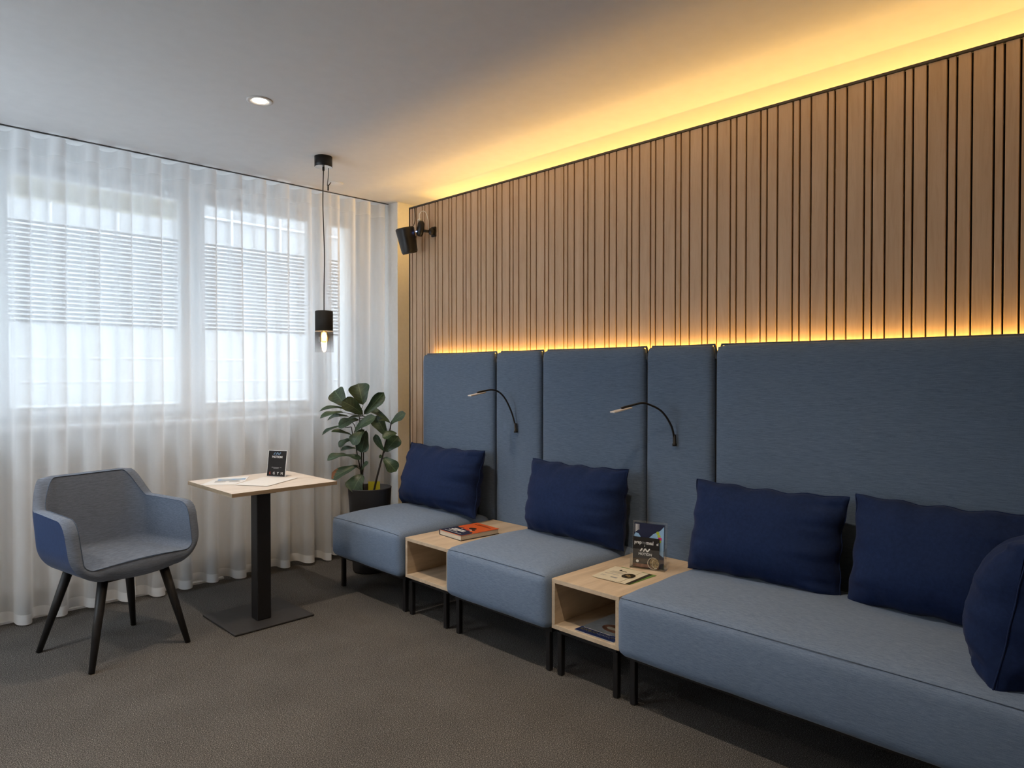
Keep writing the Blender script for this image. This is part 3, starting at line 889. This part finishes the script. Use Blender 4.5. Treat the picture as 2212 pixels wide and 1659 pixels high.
def text_run(parts, width, fr_, cx, y, parent, size):
    """several strings set one after another, scaled to the given total width"""
    ob, x = [], 0
    for s_, m_, b_ in parts:
        cu = bpy.data.curves.new('t', 'FONT'); cu.body = s_; cu.size = 1; cu.resolution_u = 3; cu.extrude = .008
        o = bpy.data.objects.new('t', cu); me = bpy.data.meshes.new_from_object(o); bpy.data.objects.remove(o)
        me = embolden(me, b_)
        xs = [v.co.x for v in me.vertices]
        ob.append((me, x - min(xs), m_)); x += max(xs) - min(xs) + .07
    k = width / (x - .07)
    sy = size
    for me, dx, m_ in ob:
        me.transform(fr_ @ Matrix.Translation((cx - width / 2 + dx * k, y, .0004)) @ Matrix.Diagonal((k, sy, .02, 1)))
        me.materials.clear(); me.materials.append(m_); me.name = 'lettering'
        o = bpy.data.objects.new('lettering', me); COL.objects.link(o); o.parent = parent

def flat(polys, fr, mat, parent, name, lift=.0004):
    q = MB()
    for P_ in polys:
        q.add([fr @ Vector((a, b, lift)) for a, b in P_], [tuple(range(len(P_)))])
    return q.build(name, mat, parent, local=True)
def rect(a, b, c, d): return [(a, c), (b, c), (b, d), (a, d)]
def disc(cx, cy, rx, ry=None, n=24): return [(cx + rx * math.cos(2 * PI * k / n), cy + (ry or rx) * math.sin(2 * PI * k / n)) for k in range(n)]
def ringp(cx, cy, r0, r1, a0=0, a1=2 * PI, n=20):
    out = []
    for k in range(n):
        a, b = a0 + (a1 - a0) * k / n, a0 + (a1 - a0) * (k + 1) / n
        out.append([(cx + r0 * math.cos(a), cy + r0 * math.sin(a)), (cx + r1 * math.cos(a), cy + r1 * math.sin(a)), (cx + r1 * math.cos(b), cy + r1 * math.sin(b)), (cx + r0 * math.cos(b), cy + r0 * math.sin(b))])
    return out
def bar(x0, y0, x1, y1, w):
    d = Vector((x1 - x0, y1 - y0)).normalized(); n_ = Vector((-d.y, d.x)) * w / 2
    return [(x0 - n_.x, y0 - n_.y), (x1 - n_.x, y1 - n_.y), (x1 + n_.x, y1 + n_.y), (x0 + n_.x, y0 + n_.y)]
def in_logo(cx, cy, s):
    w = .26 * s
    pts = [(-.28, -.3), (.12, .3), (.52, -.3), (1.02, .3)]
    out = [bar(cx - 1.05 * s, cy - .3 * s, cx - .62 * s, cy + .3 * s, w)]
    for i in range(3):
        a, b = pts[i], pts[i + 1]
        out.append(bar(cx + (a[0] - .12) * s, cy + a[1] * s, cx + (b[0] - .12) * s, cy + b[1] * s, w))
    return out

# counter sign on the table (its QR code is left out)
sg = thing('counter_sign', 'small black tabletop sign reading MOTION and EGYM', 'sign', (1.983, 4.078, .7425), math.atan2(-.116, .062))
b_ = math.radians(9)
up = Vector((0, math.sin(b_), math.cos(b_)))
q = MB(); w2, h_ = .0655, .162
def slabq(q, w2, y0, y1, a, b):
    vs = []
    for yo in (y0, y1):
        for t_ in (a, b):
            for s_ in (-w2, w2):
                vs.append(Vector((s_, yo, 0)) + up * t_)
    q.add(vs, [(0, 1, 3, 2), (4, 6, 7, 5), (0, 4, 5, 1), (2, 3, 7, 6), (0, 2, 6, 4), (1, 5, 7, 3)])
slabq(q, w2 + .002, 0, .003, .001, h_ + .002)
q.build('acrylic_plate', M['white'], sg, local=True)
q = MB(); q.box(-w2 - .002, w2 + .002, .0, .07, 0, .003); q.build('foot', M['acrylic'], sg, local=True)
q = MB(); slabq(q, w2 - .001, -.0012, -.0002, .003, h_ - .001); q.build('print', M['ink_black'], sg, local=True)
fr = frame(Vector((0, -.0014, 0)), (1, 0, 0), up)
flat(in_logo(0, .143, .026), fr, M['ink_steel'], sg, 'logo')
text('MOTION', .0185, fr @ Matrix.Translation((0, .122, .0003)), M['ink_white'], sg, bold=.0006)
flat([rect(-.034, .020, .0575, .0585), rect(.026, .036, .0575, .0585), rect(-.02, .017, .0505, .0512)], fr, M['ink_white'], sg, 'print_line')
text('E', .021, fr @ Matrix.Translation((-.043, .021, .0003)), M['ink_red'], sg, bold=.0005)
for k, ch in enumerate('GYM'):
    text(ch, .021, fr @ Matrix.Translation((-.043 + .0285 * (k + 1), .021, .0003)), M['ink_white'], sg, bold=.0005)

def sheet(name, label, cat, pts, z, t, mat, group=None):
    c = sum((Vector((a, b, 0)) for a, b in pts), Vector()) / len(pts)
    root = thing(name, label, cat, (c.x, c.y, z), 0, group)
    q = MB(); n_ = len(pts)
    q.add([(a, b, z) for a, b in pts] + [(a, b, z + t) for a, b in pts],
          [tuple(range(n_))[::-1], tuple(range(n_, 2 * n_))] + [(i, (i + 1) % n_, n_ + (i + 1) % n_, n_ + i) for i in range(n_)])
    q.build('page', mat, root)
    return root
nw = sheet('newspaper', 'folded newspaper with a colour photograph lying on the table', 'newspaper', [(1.673, 3.958), (1.768, 4.032), (1.874, 4.209), (1.709, 4.407 - .13), (1.525, 4.069)], .7422, .0012, M['paper'])
fr = frame(Vector((0, 0, .0013)), (.21, -.11, 0), (.11, .21, 0))
flat([rect(-.07, .085, .022, .085)], fr, M['ink_blue'], nw, 'photo')
flat([disc(-.02, .045, .035, .012), disc(.045, .06, .022, .01)], fr, M['cream'], nw, 'photo_detail', .0007)
flat([rect(-.08, .05, .006, .014)], fr, M['ink_grey'], nw, 'headline')
flat([rect(-.08, -.02, -.004 - k * .012, -.0005 - k * .012) for k in range(5)] + [rect(.0, .06, -.004 - k * .012, -.0005 - k * .012) for k in range(5)], fr, M['ink_grey'], nw, 'print_line')
sheet('paper_sheet', 'blank white paper sheet lying on the table in front of the sign', 'paper', [(1.779, 3.757), (2.052, 3.929), (1.916, 4.104), (1.74, 3.99), (1.665, 3.94)], .7440, .0008, M['paper'])

# book
bk = thing('book', 'thick book with orange and navy cover on the far side table', 'book', (2.512, 2.934, .4472), math.radians(-4.5))
L_, Wd, Th = .275, .21, .031
MB().box(.003, L_ - .003, .004, Wd - .003, .0025, Th - .0025).build('pages', M['pages'], bk, local=True)
MB().box(0, L_, 0, Wd, 0, .0025).build('back_cover', M['ink_black'], bk, local=True)
MB().box(0, L_, 0, Wd, Th - .0025, Th).build('front_cover', M['orange'], bk, local=True)
MB().box(0, L_, Wd - .003, Wd + .003, 0, Th).build('spine', M['ink_navy'], bk, local=True, bevel=.002)
fr = frame(Vector((0, Wd, Th)), (0, -1, 0), (1, 0, 0))     # x: left to right on the cover, y: bottom to top
flat([[(0, 0), (Wd, 0), (Wd, .075), (.19, .098), (.165, .09), (.15, .115), (.12, .105), (.10, .135), (.085, .118), (.06, .135), (.04, .12), (0, .128)]], fr, M['ink_navy'], bk, 'cover_art')
flat([disc(.115, .155, .028, .02), disc(.15, .13, .016, .012)], fr, M['ink_black'], bk, 'cover_art', .0006)
flat([disc(.125, .118, .026, .014), disc(.085, .12, .02, .008)], fr, M['ink_red'], bk, 'cover_art', .0007)
flat([disc(.14, .12, .012, .007), disc(.075, .108, .008, .004)], fr, M['cream'], bk, 'cover_art', .0008)
flat([rect(.035, .14, .078, .089), rect(.03, .15, .060, .071), rect(.03, .11, .044, .050), rect(.02, .18, .022, .026)], fr, M['ink_white'], bk, 'print_line', .0006)
flat([rect(.03, .18, .232, .238), rect(.05, .15, .244, .248)], fr, M['ink_black'], bk, 'print_line', .0006)

# brochure holder with its two leaflets
HO = (2.749, 1.962, .4475); ha = math.atan2(-.165, .048)
hd = thing('brochure_holder', 'clear acrylic brochure holder standing on the near side table', 'brochure holder', HO, ha)
HW, HH = .172, .222
def hslab(q, x0, x1, y0, y1, z0, z1, k=.07):
    vs = [(xx, yy + z_ * k, z_) for z_ in (z0, z1) for yy in (y0, y1) for xx in (x0, x1)]
    q.add(vs, [(0, 2, 3, 1), (4, 5, 7, 6), (0, 1, 5, 4), (2, 6, 7, 3), (0, 4, 6, 2), (1, 3, 7, 5)])
    return q
hslab(MB(), 0, HW, .030, .0325, 0, HH).build('back_plate', M['acrylic'], hd, local=True)
hslab(MB(), 0, HW, -.004, -.0015, 0, .095).build('front_pocket', M['acrylic'], hd, local=True)
hslab(hslab(MB(), 0, .0025, -.0015, .030, 0, .105), HW - .0025, HW, -.0015, .030, 0, .105).build('side_wall', M['acrylic'], hd, local=True)
hslab(MB(), 0, HW, -.0015, .05, 0, .0025, 0).build('foot', M['acrylic'], hd, local=True)
def upright_frame(y, z0): return frame(Vector((0, y, z0)), (1, 0, 0), (0, .07, 1))
l1 = thing('leaflet', 'tall navy and sky blue leaflet at the back of the brochure holder', 'leaflet', HO, ha)
hslab(MB(), .010, HW - .012, .0235, .0245, .004, .212).build('page', M['ink_navy'], l1, local=True)
fr = upright_frame(.0228, 0)
flat([[(.085, .145), (.105, .165), (.140, .185), (.158, .205), (.158, .06), (.135, .075), (.115, .10), (.098, .12)], [(.012, .155), (.018, .165), (.032, .163), (.042, .150), (.046, .138), (.030, .125), (.012, .130)]], fr, M['ink_blue'], l1, 'cover_photo')
flat([disc(.128, .172, .008), disc(.134, .158, .008), disc(.138, .134, .0075)], fr, M['ink_lime'], l1, 'cover_mark', .0007)
flat([rect(.130, .147, .140, .152)], fr, M['ink_pink'], l1, 'cover_mark', .0008)
flat([rect(.014 + .0062 * k, .0165 + .0062 * k, .168 + .004 * k, .207) for k in range(4)], fr, M['ink_white'], l1, 'print_line', .0006)
l2 = thing('leaflet', 'short black leaflet reading prepmymeal at the front of the holder', 'leaflet', HO, ha)
hslab(MB(), .010, .140, .012, .013, .004, .148).build('page', M['ink_black'], l2, local=True)
fr = upright_frame(.0112, 0)
text_run([('prep', M['ink_white'], .03), ('my', M['ink_grey'], 0), ('meal', M['ink_white'], .03)], .094, fr, .064, .116, l2, .0235)
text('sl', .0165, fr @ Matrix.Translation((.131, .121, .0003)), M['ink_white'], l2, bold=.0005)
flat([disc(.068, .107, .002)], fr, M['ink_white'], l2, 'cover_mark')
flat(in_logo(.072, .088, .024), fr, M['ink_white'], l2, 'logo')
text('MOTION', .0165, fr @ Matrix.Translation((.072, .068, .0003)), M['ink_white'], l2, bold=.0006)
flat([disc(.034, .033, .007)], fr, M['ink_white'], l2, 'cover_mark')
flat([rect(.012, .139, .005, .022)], fr, M['ink_brown'], l2, 'cover_photo', .0005)
flat([disc(.118, .031, .023, .025)], fr, M['ink_food'], l2, 'cover_photo', .0006)
flat(ringp(.112, .030, .025, .028, PI * .35, PI * 1.75) + ringp(.130, .029, .022, .024, PI * .75, PI * 1.5), fr, M['cream'], l2, 'cover_photo', .0008)

# fanned flyers on the near side table
def quad(cx, cy, w, l, a):
    c, s = math.cos(a), math.sin(a)
    return [(cx + x_ * c - y_ * s, cy + x_ * s + y_ * c) for x_, y_ in ((-l / 2, -w / 2), (l / 2, -w / 2), (l / 2, w / 2), (-l / 2, w / 2))]
FL = [('green flyer at the bottom of the fanned pile on the side table', 2.622, 1.895, .20, .205, -.03, M['ink_green']),
      ('dark striped flyer lying directly on the bottom green flyer', 2.612, 1.893, .175, .20, .05, M['ink_bowl']),
      ('cream flyer just below the topmost one of the fanned pile', 2.603, 1.905, .17, .205, .06, M['cream']),
      ('cream flyer with a food bowl picture on top of the fanned pile', 2.606, 1.928, .15, .205, .09, M['cream'])]
for k, (lab, cx, cy, w, l, a, mt_) in enumerate(FL):
    r_ = sheet('flyer', lab, 'flyer', quad(cx, cy, w, l, a), .4474 + k * .0014, .0010, mt_, 'flyers on the side table')
    if k == 3:
        fr = frame(Vector((0, 0, .0011)), (math.sin(a), -math.cos(a), 0), (math.cos(a), math.sin(a), 0))
        flat([disc(.058, .0, .030, .038)], fr, M['ink_bowl'], r_, 'food_photo')
        flat([disc(.052, .005, .012, .014), disc(.068, -.012, .008, .010)], fr, M['ink_food'], r_, 'food_photo', .0007)
        flat([disc(-.015, .055, .006, .010), bar(-.010, .050, .022, .046, .006)], fr, M['ink_black'], r_, 'logo')
        flat([rect(-.045, .025, .028 - .009 * i, .030 - .009 * i) for i in range(4)], fr, M['ink_grey'], r_, 'print_line')
        flat([rect(-.055, .02, -.022, -.017), rect(-.055, -.03, -.052, -.048), rect(-.055, -.035, -.062, -.058), rect(0, .035, -.068, -.054)], fr, M['ink_grey'], r_, 'print_line')
    if k == 0:
        pass

# magazine in the near side table
mg = thing('magazine', 'magazine titled physiopraxis lying in the near side table', 'magazine', (2.36, 1.875, .2385))
MB().box(2.366, 2.645, 1.770, 1.981, .2385, .2425).build('pages', M['paper'], mg)
MB().box(2.362, 2.648, 1.768, 1.983, .2425, .2431).build('cover', M['magazine'], mg)
fr = frame(Vector((0, 0, .0047)), (0, 1, 0), (-1, 0, 0))      # printed upside down towards the viewer
flat([rect(-.107, .108, -.058, -.001)], fr, M['navy_cover'], mg, 'title_band')
text_run([('physio', M['ink_white'], .008), ('praxis', M['ink_yellow'], .008)], .185, fr, .004, -.042, mg, .036)
flat([rect(-.06, .095, -.0545, -.0525)], fr, M['ink_white'], mg, 'print_line', .0006)
flat([disc(-.03, -.13, .075, .045)], fr, M['skin_print'], mg, 'cover_photo', .0006)
flat([disc(-.01, -.125, .03, .016)], fr, M['cream'], mg, 'cover_photo', .0008)
flat([disc(-.045, -.15, .06, .018)], fr, M['ink_brown'], mg, 'cover_photo', .0009)

# ------------------------------------------------------------------ fiddle-leaf fig
plant = thing('potted_fig', 'fiddle-leaf fig in a tall anthracite pot between curtain and sofa', 'potted plant', (2.715, 4.15, 0))
cx, cy = 2.715, 4.152
MB().lathe((cx, cy, 0), [(0, .002), (.112, .002), (.118, .012), (.149, .578), (.151, .584), (.148, .588), (.142, .584), (.138, .54), (0, .54)], 48).build('pot', M['pot'], plant)
MB().lathe((cx, cy, .541), [(0, .016), (.06, .012), (.136, 0)], 24).build('soil', M['soil'], plant)
LEAVES = [
((2.582, 4.243, 1.157),(2.556, 4.34, 1.256),0.108,(-0.82, -0.38, 0.42)),
((2.695, 4.202, 1.163),(2.688, 4.25, 1.302),0.122,(-0.61, -0.76, 0.22)),
((2.643, 4.126, 1.1),(2.517, 4.167, 1.187),0.096,(-0.68, -0.4, 0.61)),
((2.665, 4.146, 1.099),(2.745, 4.039, 1.242),0.068,(-0.15, -0.93, 0.33)),
((2.617, 4.237, 1.119),(2.455, 4.355, 1.119),0.042,(-0.26, -0.26, 0.93)),
((2.554, 4.229, 1.114),(2.43, 4.309, 1.077),0.048,(-0.45, -0.3, 0.84)),
((2.621, 4.275, 1.08),(2.534, 4.39, 1.055),0.042,(-0.45, -0.3, 0.84)),
((2.669, 4.129, 1.084),(2.555, 4.157, 1.069),0.034,(-0.29, -0.29, 0.91)),
((2.633, 4.164, 1.063),(2.52, 4.22, 1.015),0.074,(-0.67, -0.38, 0.64)),
((2.6, 4.169, 0.98),(2.677, 4.036, 1.08),0.062,(-0.29, -0.73, 0.62)),
((2.554, 4.271, 1.016),(2.469, 4.355, 0.957),0.037,(-0.51, -0.22, 0.83)),
((2.608, 4.218, 0.954),(2.5, 4.282, 0.979),0.042,(-0.39, -0.24, 0.89)),
((2.602, 4.209, 0.926),(2.539, 4.258, 0.877),0.048,(-0.78, -0.31, 0.55)),
((2.644, 4.111, 0.997),(2.574, 4.138, 0.902),0.074,(-0.8, -0.5, 0.32)),
((2.682, 4.144, 0.985),(2.657, 4.168, 0.843),0.074,(-0.54, -0.84, 0.1)),
((2.641, 4.213, 0.858),(2.572, 4.281, 0.847),0.042,(-0.45, -0.3, 0.84)),
((2.584, 4.227, 0.814),(2.474, 4.294, 0.784),0.054,(-0.6, -0.3, 0.74)),
((2.568, 4.243, 0.816),(2.639, 4.158, 0.789),0.040,(-0.35, -0.51, 0.78)),
((2.641, 4.184, 0.739),(2.498, 4.27, 0.66),0.071,(-0.73, -0.42, 0.54)),
((2.657, 4.168, 0.702),(2.605, 4.178, 0.737),0.040,(-0.43, -0.0, 0.9)),
((2.657, 4.168, 0.705),(2.679, 4.119, 0.764),0.034,(0.0, -0.58, 0.82)),
((2.641, 4.128, 0.685),(2.573, 4.139, 0.577),0.119,(-0.79, -0.49, 0.37)),
((2.812, 4.043, 1.04),(2.734, 4.177, 1.134),0.042,(-0.66, -0.22, 0.72)),
((2.802, 4.024, 1.033),(2.854, 3.93, 1.102),0.059,(-0.37, -0.68, 0.64)),
((2.801, 4.011, 1.034),(2.723, 4.046, 1.055),0.025,(-0.29, -0.29, 0.91)),
((2.805, 4.078, 0.95),(2.768, 4.143, 1.076),0.085,(-0.8, -0.51, 0.31)),
((2.816, 3.968, 0.97),(2.733, 4.008, 0.942),0.062,(-0.61, -0.46, 0.65)),
((2.785, 4.069, 0.836),(2.861, 4.023, 0.933),0.085,(-0.52, -0.83, 0.21)),
((2.779, 4.062, 0.84),(2.731, 4.095, 0.951),0.048,(-0.92, -0.31, 0.22)),
((2.763, 4.049, 0.797),(2.802, 3.968, 0.711),0.079,(-0.56, -0.71, 0.42)),
((2.767, 4.073, 0.797),(2.746, 4.08, 0.806),0.022,(-0.77, -0.47, 0.44)),
]
STEMS = [[(2.672, 4.182, 0.545), (2.668, 4.186, 0.668), (2.661, 4.193, 0.73), (2.648, 4.205, 0.81), (2.64, 4.213, 0.884), (2.626, 4.227, 0.952), (2.619, 4.235, 1.009)],
[(2.674, 4.18, 0.545), (2.67, 4.184, 0.668), (2.668, 4.186, 0.753), (2.668, 4.185, 0.838), (2.649, 4.205, 0.952), (2.633, 4.221, 1.026)],
[(2.677, 4.177, 0.545), (2.674, 4.18, 0.668), (2.678, 4.176, 0.753), (2.679, 4.175, 0.838), (2.681, 4.173, 0.924), (2.669, 4.185, 1.009), (2.655, 4.199, 1.1)],
[(2.728, 4.126, 0.545), (2.745, 4.11, 0.651), (2.761, 4.094, 0.736), (2.777, 4.077, 0.827), (2.793, 4.061, 0.918), (2.81, 4.045, 0.986), (2.817, 4.038, 1.034)]]
SP = []
for k, s_ in enumerate(STEMS):
    pth = smooth_path(s_, 5)
    SP += pth
    n_ = len(pth)
    MB().tube(pth, [(.0075 if k == 3 else .0055) * (1 - .5 * i / n_) for i in range(n_)], 8).build('stem', M['stem'], plant)
def fig_leaf(base, tip, width, nrm, seed):
    rr = random.Random(seed)
    b0, t0 = Vector(base), Vector(tip)
    d = t0 - b0; L0 = d.length * 1.08; d.normalize(); width *= 1.42
    nv = Vector(nrm); nv = (nv - d * nv.dot(d)).normalized(); s_ = d.cross(nv)
    nu, nv_ = 12, 8
    cup = rr.uniform(.12, .3); droop = rr.uniform(.04, .14); ph = rr.uniform(0, 6)
    vs, uvs, fs = [], [], []
    for i in range(nu + 1):
        t_ = i / nu
        f = (t_ ** .55) * (1 - t_ ** 4.2) ** .50
        f = f / .80 * (1 + .10 * math.cos(t_ * 7 + .6))
        f = max(f, .035 if 0 < i < nu else .012)
        for j in range(nv_ + 1):
            q_ = j / nv_ * 2 - 1
            hw = width / 2 * f
            zz = cup * hw * q_ * q_ * 1.3 + L0 * droop * (math.sin(PI * t_)) - .0 + width * .035 * abs(q_) ** 2 * math.sin(t_ * 11 + ph + (1.7 if q_ > 0 else 0))
            p_ = b0 + d * (L0 * t_) + s_ * (hw * q_ * (1 - .12 * q_ * q_)) + nv * zz
            vs.append(p_); uvs.append((t_, j / nv_))
    for i in range(nu):
        for j in range(nv_):
            a = i * (nv_ + 1) + j
            fs.append((a, a + 1, a + nv_ + 2, a + nv_ + 1))
    q = MB(); q.add(vs, fs, True)
    o = q.build('leaf', M['leaf'], plant)
    uvl = o.data.uv_layers.new(name='UVMap')
    for lp in o.data.loops:
        uvl.data[lp.index].uv = uvs[lp.vertex_index]
    # petiole to the nearest stem
    near = min(SP, key=lambda p_: (p_ - b0).length + .5 * max(0, p_.z - b0.z))
    if (near - b0).length > .006:
        mid = (near + b0) / 2 + Vector((0, 0, -.006))
        pp = smooth_path([near, mid, b0, b0 + d * L0 * .15 + nv * L0 * droop * .3], 5)
        MB().tube(pp, [.0028 - .0018 * i_ / (len(pp) - 1) for i_ in range(len(pp))], 6).build('petiole', M['stem'], o)
    return o
for k, a in enumerate(LEAVES):
    o = fig_leaf(*a, seed=100 + k)
    if k == 18:                      # the one with a dried brown corner
        o.data.materials.append(M['brown'])
        for p_ in o.data.polygons:
            t_ = sum(o.data.uv_layers[0].data[i].uv[0] for i in p_.loop_indices) / 4
            q_ = sum(o.data.uv_layers[0].data[i].uv[1] for i in p_.loop_indices) / 4
            if t_ + .45 * q_ > 1.13:
                p_.material_index = 1
q = MB(); q.add([(2.702, 4.152, .55), (2.761, 4.094, .55), (2.761, 4.094, .627), (2.702, 4.152, .626), (2.703, 4.153, .55), (2.762, 4.095, .55), (2.762, 4.095, .627), (2.703, 4.153, .626)],
                [(0, 1, 2, 3), (7, 6, 5, 4), (0, 4, 5, 1), (1, 5, 6, 2), (2, 6, 7, 3), (3, 7, 4, 0)])
tag(q.build('plant_trap_card', M['yellow']), 'yellow sticky card stuck in the soil of the fig pot', 'card')

# ------------------------------------------------------------------ armchair
ch = thing('armchair', 'blue-grey bucket armchair on splayed black wooden legs by the curtains', 'armchair', (1.025, 3.88, 0), math.atan2(-.968, .249) - PI / 2)
# local: X to the sitter's left... +Y forward, Z up
def shell_fn(off, zb, rb):
    w, yb, yf, rc = .288 - off, -.272 + off, .203, .12 - off * .8
    # plan: front of one arm -> back -> front of the other arm
    plan = []
    FS = [0, .008, .018, .03, .045, .06, .085, .12, .16, .20, .24, .28, .32, .36]
    al = yf - (yb + rc)
    FS = [f_ for f_ in FS if f_ < al - .012] + [al]
    for f_ in FS:
        plan.append((Vector((-w, yf - f_, 0)), Vector((1, 0, 0))))
    for i in range(1, 13):
        a = PI + PI / 2 * i / 12
        plan.append((Vector((-w + rc + rc * math.cos(a), yb + rc + rc * math.sin(a), 0)), Vector((-math.cos(a), -math.sin(a), 0))))
    for i in range(1, 11):
        plan.append((Vector((-w + rc + (2 * w - 2 * rc) * i / 10, yb, 0)), Vector((0, 1, 0))))
    for i in range(1, 13):
        a = 3 * PI / 2 + PI / 2 * i / 12
        plan.append((Vector((w - rc + rc * math.cos(a), yb + rc + rc * math.sin(a), 0)), Vector((-math.cos(a), -math.sin(a), 0))))
    for f_ in list(reversed(FS))[1:]:
        plan.append((Vector((w, yf - f_, 0)), Vector((-1, 0, 0))))
    s = [0]
    for i in range(1, len(plan)):
        s.append(s[-1] + (plan[i][0] - plan[i - 1][0]).length)
    tot = s[-1]
    nv = 24
    rows = []
    for (p, n_), si in zip(plan, s):
        e = min(si, tot - si)                 # distance from the arm front
        arm_len = yf - (yb + rc)
        u = (e - (arm_len + .0)) / .115
        u = max(0, min(1, u)); u = u * u * (3 - 2 * u)
        rim = .712 - .012 * max(0, 1 - e / .3) + .145 * u
        # rounded top corner at the arm front
        r_ = .06
        if e < r_:
            rim -= r_ - math.sqrt(max(0, r_ * r_ - (r_ - e) ** 2))
        # slight dip just before the back rises
        row = []
        for k in range(nv + 1):
            t_ = k / nv
            if t_ < .5:
                a = t_ / .5 * PI / 2
                ins = rb * (1 - math.sin(a)); z = zb + rb * (1 - math.cos(a))
            else:
                q_ = (t_ - .5) / .5
                ins = 0; z = zb + rb + (rim - zb - rb) * q_
            P_ = p + n_ * ins; P_.z = z
            # arms lean back at the front, back leans back towards the top
            fr_ = (P_.y + .3) / .54
            P_.y -= fr_ * .062 * max(0, (z - zb)) / .26
            P_.y -= (1 - fr_) * .10 * max(0, z - .5)
            P_.x *= (1 + .10 * (z - .60)) * (1 + .16 * fr_)
            tp = max(0, min(1, (z - .70) / .15)) * max(0, min(1, (.5 - fr_) / .3))
            P_.x *= 1 - .06 * tp
            P_.x -= .028
            row.append(P_)
        rows.append(row)
    return rows
outer = shell_fn(0, .405, .14)
inner = shell_fn(.048, .468, .040)
def rows_mesh(rows, flip=False):
    q = MB(); m_ = len(rows[0])
    q.add([p for r_ in rows for p in r_], [((i * m_ + k, (i + 1) * m_ + k, (i + 1) * m_ + k + 1, i * m_ + k + 1) if not flip else (i * m_ + k, i * m_ + k + 1, (i + 1) * m_ + k + 1, (i + 1) * m_ + k)) for i in range(len(rows) - 1) for k in range(m_ - 1)], True)
    return q
def floor_fill(q, rows, z_bulge, flip):
    loop = [r_[0] for r_ in rows]
    n_ = len(loop); half = n_ // 2
    # strips between mirrored points of the loop
    m_ = 10
    vs = []
    for i in range(half + 1):
        a, b = loop[i], loop[n_ - 1 - i]
        for k in range(m_ + 1):
            t_ = k / m_
            p = a.lerp(b, t_)
            fy = i / half
            p = p + Vector((0, (.022 * 4 * t_ * (1 - t_) if i == 0 else .018 * 4 * t_ * (1 - t_) * max(0, 1 - i / 6)), z_bulge * 4 * t_ * (1 - t_) * min(1, (half - i) / 6)))
            vs.append(p)
    q.add(vs, [((i * (m_ + 1) + k, i * (m_ + 1) + k + 1, (i + 1) * (m_ + 1) + k + 1, (i + 1) * (m_ + 1) + k) if not flip else (i * (m_ + 1) + k, (i + 1) * (m_ + 1) + k, (i + 1) * (m_ + 1) + k + 1, i * (m_ + 1) + k + 1)) for i in range(half) for k in range(m_)], True)
    return q
qo = rows_mesh(outer, True); floor_fill(qo, outer, -.008, False)
weld(qo.build('outer_shell', M['chair_out'], ch, local=True))
qi = rows_mesh(inner)
weld(qi.build('inner_upholstery', M['chair_in'], ch, local=True))
# rounded band between the two skins: along the rim and round the U-shaped front
def band(A, B, bulge):
    q = MB(); n_ = len(A); m_ = 6
    vs = []
    for i in range(n_):
        a, b = A[i], B[i]
        for k in range(m_ + 1):
            t_ = k / m_
            vs.append(a.lerp(b, t_) + bulge[i] * math.sin(PI * t_))
    q.add(vs, [(i * (m_ + 1) + k, i * (m_ + 1) + k + 1, (i + 1) * (m_ + 1) + k + 1, (i + 1) * (m_ + 1) + k) for i in range(n_ - 1) for k in range(m_)], True)
    return q
rimA = [r_[-1] for r_ in outer]; rimB = [r_[-1] for r_ in inner]
rb_ = []
for i, p in enumerate(rimA):
    e = min((rimA[k + 1] - rimA[k]).length for k in (0,)) * 0 + min(sum((rimA[k + 1] - rimA[k]).length for k in range(i)), sum((rimA[k + 1] - rimA[k]).length for k in range(i, len(rimA) - 1)))
    q_ = min(1, e / .09) * PI / 2
    rb_.append(Vector((0, math.cos(q_), math.sin(q_))) * .008)
qb = band(rimA, rimB, rb_)
# front U: down one arm, across, up the other
def front_u(rows, zb_bulge):
    a = list(reversed(rows[0])); b = rows[-1]
    mid = []
    for k in range(1, 12):
        t_ = k / 12
        mid.append(rows[0][0].lerp(rows[-1][0], t_) + Vector((0, .022 * 4 * t_ * (1 - t_), zb_bulge * 4 * t_ * (1 - t_))))
    return a + mid + b
FA, FB = front_u(outer, -.008), front_u(inner, .012)
q2 = band(FA, FB, [Vector((0, .008, 0))] * len(FA))
o_ = len(qb.v); qb.v += q2.v; qb.f += [tuple(i + o_ for i in reversed(f)) for f in q2.f]; qb.m += q2.m; qb.sm += q2.sm
weld(qb.build('edge_band', M['chair_in'], ch, local=True))
qs = MB(); floor_fill(qs, inner, .016, True)
weld(qs.build('seat', M['chair_in'], ch, local=True))
# piping where inner skin meets the band
MB().tube([p + Vector((0, .001, .0015)) for p in rimB] + [p + Vector((0, .0015, 0)) for p in reversed(FB[1:-1])], .0018, 6, closed=True).build('piping', M['welt'], ch, local=True)
def loc(px, py):
    v = Vector((px - 1.025, py - 3.88, 0)); a = -(math.atan2(-.968, .249) - PI / 2)
    return (v.x * math.cos(a) - v.y * math.sin(a), v.x * math.sin(a) + v.y * math.cos(a))
for px, py, tx_, ty_ in ((.860, 3.612, .60, .62), (1.315, 3.690, .60, .62), (.742, 4.075, .60, .62), (1.195, 4.158, .60, .62)):
    fx, fy = loc(px, py)
    top = Vector((fx * tx_ - .02, fy * ty_ - .01, .43)); ft = Vector((fx, fy, .001))
    MB().tube([top, top.lerp(ft, .5), ft], [.024, .020, .0135], 14).build('leg', M['chair_leg'], ch, local=True)
MB().box(-.15, .11, .10, .135, .375, .41).box(-.15, .11, -.16, -.125, .375, .41).box(-.05, .01, -.15, .12, .380, .405).build('underframe', M['chair_leg'], ch, local=True, bevel=.004)
